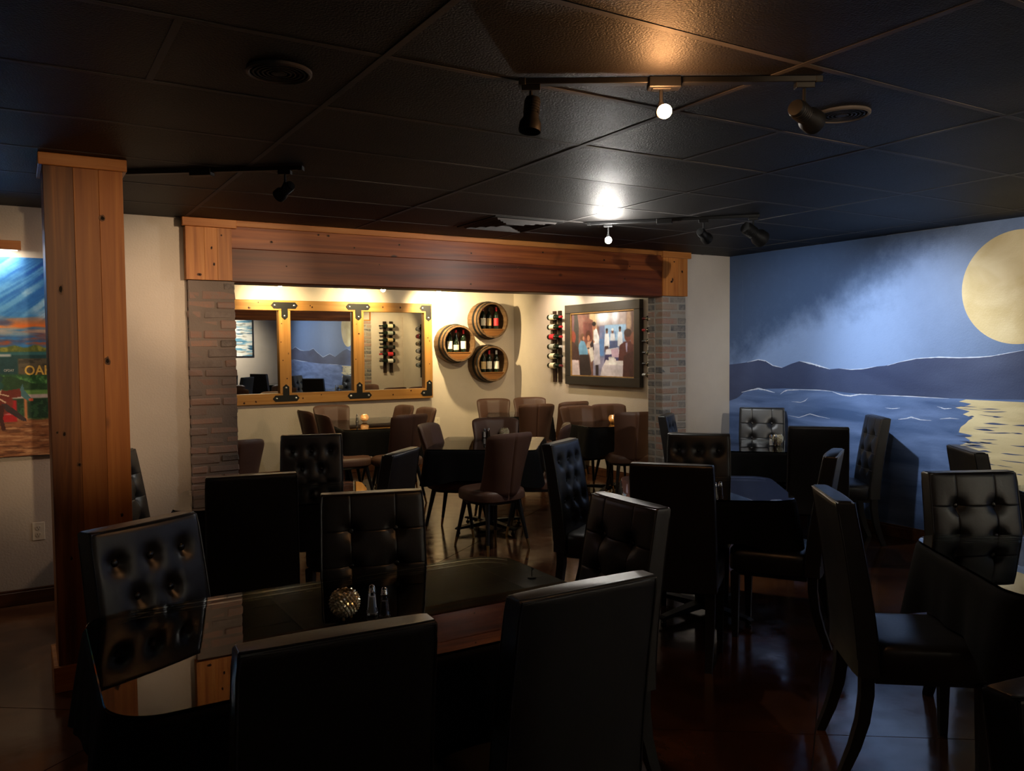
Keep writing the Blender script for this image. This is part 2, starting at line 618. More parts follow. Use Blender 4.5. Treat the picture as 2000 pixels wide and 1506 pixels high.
# ---- ceiling: grid bars and lay-in tiles
GX0, GA, GY0, GB = 1.0213, 1.2046, 2.4370, .6096
ce = struct(MB().box(XL, XR, YF, YW, CEIL + .03, CEIL + .1).build('ceiling', M['matte_black']))
ca_ = struct(MB().box(-.65, XR + .15, YW + .15, YB + .15, CEIL + .03, CEIL + .1).build('ceiling_alcove', M['matte_black']))
xs = [GX0 + GA * i for i in range(-3, 5)]
xs = [XL] + [x for x in xs if XL + .1 < x < XR - .1] + [XR]
ys = [GY0 + GB * j for j in range(-7, 7)]
ys = [YF] + [y for y in ys if YF + .05 < y < YW - .05] + [YW]
split = {(-.5, 0), (1.5, 0), (1.5, 4), (-.5, 4), (2.5, 2)}
bw = .012
for x in xs[1:-1]:
    MB().box(x - bw, x + bw, YF, YW, CEIL - .003, CEIL + .004).build('grid_bar', M['grid'], ce)
for y in ys[1:-1]:
    MB().box(XL, XR, y - bw, y + bw, CEIL - .0022, CEIL + .0045).build('grid_bar', M['grid'], ce)


def tile(x0, x1, y0, y1, par=None):
    sag = random.choice([0, .001, .002, .004, .006]) if x1 - x0 > .7 else .001
    if abs(x0 - (GX0 + GA)) < .05 and abs(y0 - (GY0 + GB)) < .05:
        sag = .012
    tl = random.uniform(-.0015, .0015)
    nx, ny = 6, 4
    top = []
    for j in range(ny + 1):
        for i in range(nx + 1):
            u, v = i / nx, j / ny
            z = CEIL - .0006 - sag * .8 * (math.sin(PI * u) * math.sin(PI * v)) + tl * (u - .5)
            top.append((x0 + (x1 - x0) * u, y0 + (y1 - y0) * v, z))
    fs = []
    for j in range(ny):
        for i in range(nx):
            k = j * (nx + 1) + i
            fs.append((k, k + nx + 1, k + nx + 2, k + 1))
    MB().add(top, fs).build('ceiling_tile', M['ceil'], par or ce, 60)


for i in range(len(xs) - 1):
    for j in range(len(ys) - 1):
        x0, x1, y0, y1 = xs[i], xs[i + 1], ys[j], ys[j + 1]
        gi, gj = (x0 + .6 - GX0) / GA, (y0 - GY0) / GB
        sp = any(abs(gi - .0 - a) < .06 and abs(gj - b) < .06 for a, b in split)
        if sp:
            xm = (x0 + x1) / 2
            MB().box(xm - bw, xm + bw, y0, y1, CEIL - .002, CEIL + .004).build('grid_bar', M['grid'], ce)
            tile(x0, xm, y0, y1)
            tile(xm, x1, y0, y1)
        else:
            tile(x0, x1, y0, y1)

xa = [-.5] + [GX0 + GA * i for i in range(-1, 5) if -.4 < GX0 + GA * i < XR - .1] + [XR]
ya = [YW + .15] + [6.5 + GB * j for j in range(7) if 6.5 + GB * j < YB - .1] + [YB]
for x in xa[1:-1]:
    MB().box(x - bw, x + bw, YW + .15, YB, CEIL - .003, CEIL + .004).build('grid_bar', M['grid'], ca_)
for y in ya[1:-1]:
    MB().box(-.5, XR, y - bw, y + bw, CEIL - .0022, CEIL + .0045).build('grid_bar', M['grid'], ca_)
for i in range(len(xa) - 1):
    for j in range(len(ya) - 1):
        tile(xa[i], xa[i + 1], ya[j], ya[j + 1], ca_)

# round speakers and a vent
def speaker(x, y, label):
    t = thing('ceiling_speaker', label, 'speaker', (x, y, CEIL - .006))
    MB().lathe([(.105, .002), (.105, -.007), (.098, -.011), (.092, -.007), (.092, 0)], 40).build('rim', M['grid'], t, 40)
    m = MB()
    for r in (.085, .07, .055, .04, .025):
        m.lathe([(r, 0), (r, -.008), (r - .006, -.008), (r - .006, 0)], 32, cap0=False, cap1=False)
    m.lathe([(.018, .001), (.018, -.009)], 16)
    m.build('grille', M['matte_black'], t, 40)
    return t


speaker(2.81, 2.12, 'round black ceiling speaker right of the front track light')
speaker(.77, 2.72, 'round black ceiling speaker with dim rim in the dark upper left')
t = thing('ceiling_vent', 'square black louvred air vent in ceiling before the beam', 'vent', (3.13, 5.18, CEIL - .008))
MB().box(-.285, .285, -.285, .285, -.001, .0075).build('backing_plate', M['matte_black'], t)
m = MB()
for a in range(4):
    q = .25 - .055 * a
    m.loops([[(-q, -q, 0), (q, -q, 0), (q, q, 0), (-q, q, 0)], [(-q + .012, -q + .012, -.012), (q - .012, -q + .012, -.012), (q - .012, q - .012, -.012), (-q + .012, q - .012, -.012)],
             [(-q + .02, -q + .02, 0), (q - .02, -q + .02, 0), (q - .02, q - .02, 0), (-q + .02, q - .02, 0)]], 0, False, False)
m.build('louvre', M['grid'], t)

# ================================================================ MURAL (flat paint layers on the right wall)
def mural_sky():
    m, t, b, N, L = nt('mural_sky')
    tc = N.new('ShaderNodeTexCoord')
    sx = N.new('ShaderNodeSeparateXYZ')
    L.new(tc.outputs['Object'], sx.inputs[0])

    def mth(op, a, bb, cl=False):
        n = N.new('ShaderNodeMath')
        n.operation = op
        n.use_clamp = cl
        for k, v in enumerate((a, bb)):
            if isinstance(v, (int, float)):
                n.inputs[k].default_value = v
            else:
                L.new(v, n.inputs[k])
        return n.outputs[0]

    nz = N.new('ShaderNodeTexNoise')
    nz.inputs['Scale'].default_value = 1.3
    nz.inputs['Detail'].default_value = 6
    nz.inputs['Distortion'].default_value = .6
    L.new(tc.outputs['Object'], nz.inputs['Vector'])
    n2 = N.new('ShaderNodeTexNoise')
    n2.inputs['Scale'].default_value = 9
    n2.inputs['Detail'].default_value = 8
    n2.inputs['Roughness'].default_value = .7
    L.new(tc.outputs['Object'], n2.inputs['Vector'])
    line = mth('ADD', mth('MULTIPLY', mth('SUBTRACT', 5.8, sx.outputs['Y']), .44), 1.56)
    f = mth('SUBTRACT', line, sx.outputs['Z'])
    f = mth('ADD', f, mth('MULTIPLY', mth('SUBTRACT', nz.outputs['Fac'], .5), .9))
    f = mth('ADD', f, mth('MULTIPLY', mth('SUBTRACT', n2.outputs['Fac'], .5), .25))
    mr = N.new('ShaderNodeMapRange')
    mr.interpolation_type = 'SMOOTHSTEP'
    mr.inputs['From Min'].default_value = -.22
    mr.inputs['From Max'].default_value = .30
    L.new(f, mr.inputs['Value'])
    # calmer, greyer sky towards and beyond the moon
    mr2 = N.new('ShaderNodeMapRange')
    mr2.interpolation_type = 'SMOOTHSTEP'
    mr2.inputs['From Min'].default_value = 3.2
    mr2.inputs['From Max'].default_value = 4.3
    mr2.inputs['To Min'].default_value = .42
    L.new(sx.outputs['Y'], mr2.inputs['Value'])
    fac = mth('MULTIPLY', mr.outputs[0], mr2.outputs[0], True)
    fac = mth('ADD', fac, mth('MULTIPLY', mth('SUBTRACT', n2.outputs['Fac'], .5), .25), True)
    mx = N.new('ShaderNodeMix')
    mx.data_type = 'RGBA'
    L.new(fac, mx.inputs[0])
    mx.inputs[6].default_value = (.052, .096, .205, 1)
    mx.inputs[7].default_value = (.225, .335, .60, 1)
    L.new(mx.outputs[2], b.inputs['Base Color'])
    b.inputs['Roughness'].default_value = .42
    bp = N.new('ShaderNodeBump')
    bp.inputs['Strength'].default_value = .35
    bp.inputs['Distance'].default_value = .003
    n3 = N.new('ShaderNodeTexNoise')
    n3.inputs['Scale'].default_value = 85
    L.new(tc.outputs['Object'], n3.inputs['Vector'])
    L.new(n3.outputs['Fac'], bp.inputs['Height'])
    L.new(bp.outputs['Normal'], b.inputs['Normal'])
    return m


def streaky(name, c0, c1, sy, sz, rough=.42, lo=.35, hi=.68):
    m, t, b, N, L = nt(name)
    tc = N.new('ShaderNodeTexCoord')
    mp = N.new('ShaderNodeMapping')
    mp.inputs['Scale'].default_value = (1, sy, sz)
    L.new(tc.outputs['Object'], mp.inputs['Vector'])
    n = N.new('ShaderNodeTexNoise')
    n.inputs['Scale'].default_value = 1
    n.inputs['Detail'].default_value = 7
    n.inputs['Distortion'].default_value = .4
    L.new(mp.outputs[0], n.inputs['Vector'])
    r = N.new('ShaderNodeValToRGB')
    r.color_ramp.elements[0].position, r.color_ramp.elements[0].color = lo, rgba(c0)
    r.color_ramp.elements[1].position, r.color_ramp.elements[1].color = hi, rgba(c1)
    L.new(n.outputs['Fac'], r.inputs['Fac'])
    L.new(r.outputs[0], b.inputs['Base Color'])
    b.inputs['Roughness'].default_value = rough
    bp = N.new('ShaderNodeBump')
    bp.inputs['Strength'].default_value = .35
    bp.inputs['Distance'].default_value = .003
    n3 = N.new('ShaderNodeTexNoise')
    n3.inputs['Scale'].default_value = 85
    L.new(tc.outputs['Object'], n3.inputs['Vector'])
    L.new(n3.outputs['Fac'], bp.inputs['Height'])
    L.new(bp.outputs['Normal'], b.inputs['Normal'])
    return m


def build_mural():
    mats = [mural_sky(),
            streaky('mural_hills', (.026, .040, .105), (.062, .088, .185), 1.2, 2.5),
            streaky('mural_water', (.060, .112, .26), (.17, .265, .53), 1.6, 9),
            streaky('mural_moon', (.60, .44, .17), (.78, .64, .36), 3, 4, lo=.3, hi=.7),
            pmat('mural_crest', (.62, .70, .86), .45, vary=.15),
            streaky('mural_moonlight', (.62, .52, .30), (.78, .68, .42), 2, 12),
            streaky('mural_ripple', (.035, .055, .14), (.075, .11, .22), 2, 9)]
    mb = MB()
    lay = [XR - .0015]

    def poly(pts, m):
        x = lay[0]
        mb.add([(x, y, z) for y, z in pts], [tuple(range(len(pts)))], m)

    def strip(top, bot, m):
        x = lay[0]
        n = len(top)
        mb.add([(x, y, z) for y, z in top] + [(x, y, z) for y, z in bot], [(i, i + 1, n + i + 1, n + i) for i in range(n - 1)], m)

    Y0, Y1 = YF + .001, YW - .002
    poly([(Y1, .102), (Y0, .102), (Y0, CEIL - .001), (Y1, CEIL - .001)], 0)
    lay[0] -= .0006
    moon = [(3.2 + .413 * math.cos(2 * PI * i / 72), 2.0 + .413 * math.sin(2 * PI * i / 72)) for i in range(72)]
    poly(moon, 3)
    lay[0] -= .0006
    crest = [(6.0, 1.41), (5.882, 1.42), (5.76, 1.435), (5.619, 1.462), (5.527, 1.45), (5.437, 1.406), (5.326, 1.387), (5.219, 1.426), (5.124, 1.451), (4.99, 1.428), (4.89, 1.404), (4.792, 1.381),
             (4.697, 1.39), (4.585, 1.381), (4.458, 1.389), (4.335, 1.411), (4.233, 1.42), (4.116, 1.452), (3.972, 1.48), (3.787, 1.491), (3.625, 1.487), (3.47, 1.492), (3.375, 1.501), (3.282, 1.519),
             (3.154, 1.542), (2.9, 1.50), (2.664, 1.44), (2.371, 1.355), (1.996, 1.42), (1.514, 1.335), (1.053, 1.45), (.786, 1.535), (.441, 1.475), (.057, 1.465), (-.271, 1.485), (-.708, 1.565), (-.957, 1.5), (-1.698, 1.44)]
    base = [(6.0, 1.04), (5.88, 1.077), (5.807, 1.135), (5.641, 1.173), (5.303, 1.192), (4.988, 1.195), (4.771, 1.189), (4.583, 1.176), (4.332, 1.167), (4.0, 1.172), (3.693, 1.171), (3.41, 1.177), (3.148, 1.186),
            (2.65, 1.18), (1.27, 1.18), (.04, 1.2), (-.9, 1.23), (-1.698, 1.23)]

    def dense(line, k=160):
        ysv = np.linspace(line[0][0], line[-1][0], k)
        ln = line[::-1]
        return [(float(y), float(np.interp(y, [p[0] for p in ln], [p[1] for p in ln]))) for y in ysv]

    cd, bd = dense(crest), dense(base)
    cd = [(min(p[0], Y1), p[1]) for p in cd]
    bd = [(min(p[0], Y1), p[1]) for p in bd]
    strip(cd, bd, 1)
    strip(bd, [(p[0], .102) for p in bd], 2)
    lay[0] -= .0006
    # moonlight patch on the water with ragged sides
    rnd = random.Random(3)
    lft, rgt = [], []
    zz = 1.168
    while zz > .35:
        d = 1.168 - zz
        w = .40 - .10 * min(1, d / .5)
        lft.append((3.2 + w + rnd.uniform(-.07, .09), zz))
        rgt.append((3.2 - w + rnd.uniform(-.09, .07), zz))
        zz -= rnd.uniform(.012, .028)
    strip(lft, rgt, 5)
    lay[0] -= .0006
    for k in range(95):
        z = 1.155 - .8 * rnd.random() ** 1.2
        side = rnd.random()
        y = 3.2 + (rnd.uniform(-.34, .34) if side < .45 else rnd.choice((-1, 1)) * rnd.uniform(.2, .42))
        ln, h = rnd.uniform(.05, .22), rnd.uniform(.003, .010)
        sl = rnd.uniform(-.06, .06)
        pts = []
        for a in range(12):
            q = a / 11
            pts.append((y + (q - .5) * ln, z + sl * (q - .5) * ln + h * math.sin(PI * q) * (.6 + .4 * math.sin(5 * q + k))))
        for a in range(10, 0, -1):
            q = a / 11
            pts.append((y + (q - .5) * ln, z + sl * (q - .5) * ln - h * .7 * math.sin(PI * q)))
        poly(pts, 6)

    def stroke(pts, w, m=4):
        d = []
        for i in range(len(pts) - 1):
            for k in range(6):
                q = k / 6
                d.append((pts[i][0] + (pts[i + 1][0] - pts[i][0]) * q, pts[i][1] + (pts[i + 1][1] - pts[i][1]) * q))
        d.append(pts[-1])
        n = len(d)
        ww = [w * (.25 + .75 * math.sin(PI * i / (n - 1))) * rnd.uniform(.6, 1.25) for i in range(n)]
        strip([(d[i][0], d[i][1] + ww[i]) for i in range(n)], [(d[i][0], d[i][1] - ww[i]) for i in range(n)], m)

    lay[0] -= .0006
    stroke(crest[2:7], .006)
    stroke(crest[8:12], .008)
    stroke(crest[12:16], .003)
    stroke(crest[16:25], .004)
    stroke(crest[27:33], .005)
    stroke(crest[33:37], .006)
    for f, w in (([(5.832, 1.134), (5.712, 1.161), (5.618, 1.179), (5.525, 1.168), (5.413, 1.147)], .007), ([(5.346, 1.136), (5.303, 1.164), (5.26, 1.178), (5.132, 1.184)], .006),
                 ([(5.216, 1.072), (5.111, 1.069), (5.059, 1.088), (5.028, 1.115)], .004), ([(4.771, 1.184), (4.713, 1.167), (4.657, 1.156), (4.582, 1.152), (4.491, 1.17), (4.332, 1.173)], .006),
                 ([(5.258, .94), (5.13, .927), (5.007, .969), (4.906, .952), (4.788, .94)], .004), ([(4.127, .978), (4.062, .989), (4.014, 1.004), (3.934, .988), (3.841, .989)], .005),
                 ([(4.245, 1.066), (4.178, 1.064), (4.112, 1.073)], .003), ([(3.797, 1.103), (3.737, 1.088), (3.678, 1.095)], .004), ([(3.773, 1.005), (3.691, 1.018), (3.618, 1.015)], .003),
                 ([(5.2, 1.186), (4.9, 1.19), (4.771, 1.184)], .003), ([(4.33, 1.17), (4.0, 1.172), (3.7, 1.168)], .003), ([(5.82, 1.45), (5.83, 1.8), (5.815, 2.1), (5.83, 2.32)], .002),
                 ([(-.9, 1.235), (-.3, 1.21), (.3, 1.2)], .006), ([(2.6, 1.18), (2.3, 1.175), (1.9, 1.18)], .004)):
        stroke(f, w)
    o = mb.build('mural', mats, wr)
    o['label'] = 'painted night seascape with yellow full moon over blue hills and water'
    return o


build_mural()

# ================================================================ BRICK PIERS, BEAM, POST
def brick_pier(x0, x1, y0, y1, label, bm, mm, flip, rough=1.0):
    t = thing('brick_pier', label, 'pillar', ((x0 + x1) / 2, (y0 + y1) / 2, 0))
    hx, hy = (x1 - x0) / 2, (y1 - y0) / 2
    ins = .0035
    MB().box(-hx + ins, hx - ins, -hy + ins, hy - ins, 0, 2.075).build('mortar_core', mm, t)
    n = 31
    ch = 2.075 / n
    g = .011
    for r in range(n):
        odd = (r + flip) % 2
        for f, (c, d) in enumerate(((-hy, -g / 2), (g / 2, hy))):
            cut = -hx + (2 * hx) * ((.34 if odd else .66) + random.uniform(-.05, .05) * rough)
            for (a, b) in ((-hx, cut - g / 2), (cut + g / 2, hx)):
                e = [random.uniform(-.0035, .0035) * rough for _ in range(6)]
                ob = MB().cbox(a + e[0] * .7, b + e[1] * .7, c + (e[2] if f == 0 else 0), d + (e[3] if f else 0), g / 2 + e[4], ch - g / 2 + e[5], .0035 + .003 * rough, jit=.0018 * rough).build('brick', bm, t)
                ob.location = (0, 0, r * ch)
    return t


brick_pier(1.03, 1.342, 5.955, 6.17, 'weathered red brown brick pier under the left end of the beam', M['brick_l'], M['mortar_l'], 0, 1.6)
brick_pier(5.285, 5.585, 5.955, 6.17, 'grey and red brick pier under the right end of the beam', M['brick_r'], M['mortar_r'], 1)


M['knot_ring'] = wood('knot_ring', [(.3, (.05, .016, .005)), (.5, (.10, .034, .009)), (.7, (.17, .065, .017))], 'z', .5, 60, 60, knots=False)
M['knot_core'] = pmat('knot_core', (.010, .004, .002), .6, spec=.1, bump=.3, vary=.3)


def knot(parent, x, y, z, r, long_z=1.5, label=None):
    """a dark knot let into the face of a plank that looks towards -y: irregular ring and core"""
    rn = random.Random(int(x * 977 + z * 613 + r * 1e4))
    m = MB()
    for k_, (q, h) in enumerate(((1.0, .0004), (.55, .0007))):
        ring0, ring1 = [], []
        for i in range(14):
            a = 2 * PI * i / 14
            w = r * q * rn.uniform(.78, 1.18)
            ring0.append((x + w * math.cos(a), y + .002, z + w * long_z * math.sin(a)))
            ring1.append((x + w * math.cos(a) * .94, y - h, z + w * long_z * math.sin(a) * .94))
        m.loops([ring0, ring1], k_)
    return m.build('knot', [M['knot_ring'], M['knot_core']], parent)


def planks(parent, name, mat, spans, y0, y1, z0, z1, r=.0012, knots=()):
    for i, (a, b) in enumerate(spans):
        ys_ = y0 + random.uniform(0, .002)
        o = MB().cbox(a + .0003, b - .0003, ys_, y1, z0, z1, r).build(name, mat[i % len(mat)] if isinstance(mat, list) else mat, parent)
        for (kx, kz, kr, kl) in knots:
            if a + .005 < kx < b - .005:
                knot(o, kx, ys_, kz, kr, kl)


bt = thing('ceiling_beam', 'long reddish cedar box beam across the alcove opening', 'beam', (1.32, 5.94, 2.07))
LB = 5.28 - 1.32
bp1 = MB().cbox(0, LB, -.0, .022, .235, .395, .003).build('upper_plank', M['red_x'], bt)
bp2 = MB().cbox(0, LB, .004, .03, .004, .2355, .003).build('lower_plank', M['red_x2'], bt)
for kx, kz, kr in ((.699, .365, .014), (.625, .367, .011), (.28, .295, .013), (.90, .288, .010), (1.267, .332, .012), (1.9, .30, .010), (2.6, .345, .012), (3.261, .31, .013), (3.556, .268, .009)):
    knot(bp1, kx, 0, kz, kr, .8)
for kx, kz, kr in ((1.895, .05, .010), (2.119, .2, .013), (2.349, .205, .012), (.386, .127, .008), (2.9, .09, .009), (3.5, .15, .011), (1.1, .17, .009)):
    knot(bp2, kx, .004, kz, kr, .8)
MB().cbox(0, LB, .03, .215, .0, .02, .003).build('soffit_plank', M['red_x'], bt)
MB().cbox(0, LB, .215, .235, .0, .42, .003).build('rear_plank', M['red_x'], bt)
MB().cbox(-.0, LB, -.02, .012, .385, .428, .003).build('top_trim', M['cedar_x'], bt)


def capital(x0, x1, label, cuts, mat, kn):
    t = thing('beam_capital', label, 'beam block', (x0, 5.925, 2.078))
    w = x1 - x0
    e = [0] + [w * c for c in cuts] + [w]
    planks(t, 'front_plank', mat, [(e[i], e[i + 1]) for i in range(len(e) - 1)], 0, .022, 0, .36, knots=kn)
    MB().cbox(0, .02, .022, .25, 0, .36, .002).build('side_plank', mat, t)
    MB().cbox(w - .02, w, .022, .25, 0, .36, .002).build('side_plank', mat, t)
    MB().cbox(.02, w - .02, .022, .25, .0, .02, .002).build('bottom_plank', mat, t)
    MB().cbox(-.022, w + .03, -.022, .01, .36, .418, .003).build('top_trim', M['cedar_x'], t)
    return t


capital(1.018, 1.322, 'light cedar block on top of the left brick pier', (.40, .68), M['cedar'], ((.168, .221, .007, 1.6), (.182, .109, .008, 1.6), (.085, .035, .016, .7), (.235, .31, .006, 1.3)))
capital(5.272, 5.578, 'yellow cedar block on top of the right brick pier', (.62,), M['cedar'], ((.103, .135, .017, .7), (.135, .325, .010, .8), (.235, .235, .013, 1.2)))

pt = thing('wooden_post', 'thick cedar boxed post at left standing before the painted wall', 'post', (.305, 4.51, 0))
W2 = .166
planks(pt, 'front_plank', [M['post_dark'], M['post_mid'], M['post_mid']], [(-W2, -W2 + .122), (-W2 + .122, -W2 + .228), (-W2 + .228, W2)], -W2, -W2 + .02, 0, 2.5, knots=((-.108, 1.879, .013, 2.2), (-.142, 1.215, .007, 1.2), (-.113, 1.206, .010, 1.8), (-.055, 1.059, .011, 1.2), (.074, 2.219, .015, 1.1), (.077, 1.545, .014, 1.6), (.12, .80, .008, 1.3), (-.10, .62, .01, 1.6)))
planks(pt, 'rear_plank', M['post_mid'], [(-W2, 0), (0, W2)], W2 - .02, W2, 0, 2.5)
for sx in (-1, 1):
    for (c, d) in ((-W2 + .02, 0), (0, W2 - .02)):
        MB().cbox(min(sx * W2, sx * (W2 - .02)), max(sx * W2, sx * (W2 - .02)), c + .001, d - .001, 0, 2.5, .003).build('side_plank', M['post_mid'], pt)


def band(name, z0, z1, off, mat):
    a, b = W2, W2 + off
    m = MB()
    m.cbox(-b, b, -b, -a, z0, z1, .003)
    m.build(name, mat, pt)
    MB().cbox(-b, b, a, b, z0, z1, .003).build(name, mat, pt)
    MB().cbox(-b, -a, -a, a, z0, z1, .003).build(name, mat, pt)
    MB().cbox(a, b, -a, a, z0, z1, .003).build(name, mat, pt)


band('cap_trim', 2.442, 2.498, .018, M['cedar_x'])
band('base_trim', 0, .12, .022, M['cedar_x'])

# ================================================================ PICTURES
def fbm(ny, nx, sy, sx, seed, octs=5):
    rg = np.random.RandomState(seed)
    out = np.zeros((ny, nx))
    amp, tot = 1.0, 0
    for o in range(octs):
        gy, gx = int(sy * 2 ** o) + 2, int(sx * 2 ** o) + 2
        g = rg.rand(gy + 1, gx + 1)
        yy = np.linspace(0, gy - 1.001, ny)
        xx = np.linspace(0, gx - 1.001, nx)
        y0, x0 = yy.astype(int), xx.astype(int)
        fy, fx = (yy - y0)[:, None], (xx - x0)[None]
        fy, fx = fy * fy * (3 - 2 * fy), fx * fx * (3 - 2 * fx)
        a, b2 = g[np.ix_(y0, x0)], g[np.ix_(y0, x0 + 1)]
        c, d = g[np.ix_(y0 + 1, x0)], g[np.ix_(y0 + 1, x0 + 1)]
        out += amp * ((a * (1 - fx) + b2 * fx) * (1 - fy) + (c * (1 - fx) + d * fx) * fy)
        tot += amp
        amp *= .55
    return out / tot


class Canvas:
    """a flat painting: colours per point of a fine grid"""
    def __init__(s, nx, ny, seed=1):
        s.nx, s.ny, s.seed = nx, ny, seed
        s.u, s.v = np.meshgrid(np.linspace(0, 1, nx), np.linspace(0, 1, ny))
        s.c = np.zeros((ny, nx, 3))

    def noise(s, sx, sy, k):
        return fbm(s.ny, s.nx, sy, sx, s.seed * 31 + k)

    def put(s, mask, col):
        mask = np.clip(mask, 0, 1)[..., None]
        s.c = s.c * (1 - mask) + np.array(col, float) * mask

    def rect(s, u0, u1, v0, v1, col, e=.006, a=1):
        f = lambda x: np.clip(x / e + .5, 0, 1)
        s.put(a * f(s.u - u0) * f(u1 - s.u) * f(s.v - v0) * f(v1 - s.v), col)

    def ell(s, cu, cv, ru, rv, col, rot=0, e=.12, a=1):
        du, dv = s.u - cu, s.v - cv
        cr, sr = math.cos(rot), math.sin(rot)
        d = np.sqrt(((du * cr + dv * sr) / ru) ** 2 + ((-du * sr + dv * cr) / rv) ** 2)
        s.put(a * np.clip((1 - d) / e + .5, 0, 1), col)

    def poly(s, pts, col, a=1):
        ins = np.zeros_like(s.u, bool)
        n = len(pts)
        for i in range(n):
            (x0, y0), (x1, y1) = pts[i], pts[(i + 1) % n]
            if y0 == y1:
                continue
            cr = ((y0 > s.v) != (y1 > s.v)) & (s.u < (x1 - x0) * (s.v - y0) / (y1 - y0) + x0)
            ins ^= cr
        s.put(ins * float(a), col)

    def mesh(s, name, fn, mat, parent, grain=6):
        c = s.c + (s.noise(s.nx / 6, s.ny / 6, 99)[..., None] - .5) * grain * 4
        c = np.clip(c, 0, 255) / 255
        lin = np.where(c <= .04045, c / 12.92, ((c + .055) / 1.055) ** 2.4)
        n = s.nx * s.ny
        P = np.array([fn(0, 0), fn(1, 0), fn(0, 1)], float)
        co = P[0] + s.u.reshape(-1, 1) * (P[1] - P[0]) + s.v.reshape(-1, 1) * (P[2] - P[0])
        idx = np.arange(n).reshape(s.ny, s.nx)
        q = np.stack([idx[:-1, :-1], idx[1:, :-1], idx[1:, 1:], idx[:-1, 1:]], -1).reshape(-1, 4)
        me = bpy.data.meshes.new(name)
        me.vertices.add(n)
        me.vertices.foreach_set('co', co.ravel())
        me.loops.add(q.size)
        me.loops.foreach_set('vertex_index', q.ravel())
        me.polygons.add(len(q))
        me.polygons.foreach_set('loop_start', np.arange(0, q.size, 4))
        at = me.color_attributes.new('paint', 'FLOAT_COLOR', 'POINT')
        at.data.foreach_set('color', np.concatenate([lin.reshape(-1, 3), np.ones((n, 1))], 1).ravel())
        me.materials.append(mat)
        me.update(calc_edges=True)
        return link(name, me, parent)


VC = vcol_mat('oil_paint')
VC2 = vcol_mat('canvas_paint', .6, .3)


def text(body, size, loc, rot, mat, parent, name='lettering', xs=1.0, off=0):
    cu = bpy.data.curves.new(name, 'FONT')
    cu.body = body
    cu.size = size
    cu.extrude = .0004
    cu.offset = off
    cu.resolution_u = 3
    ob = bpy.data.objects.new('tmp', cu)
    COL.objects.link(ob)
    dg = bpy.context.evaluated_depsgraph_get()
    me = bpy.data.meshes.new_from_object(ob.evaluated_get(dg))
    bpy.data.objects.remove(ob)
    me.materials.clear()
    me.materials.append(mat)
    me.name = name
    o = link(name, me, parent)
    o.location = loc
    o.rotation_euler = rot
    o.scale = (xs, 1, 1)
    return o


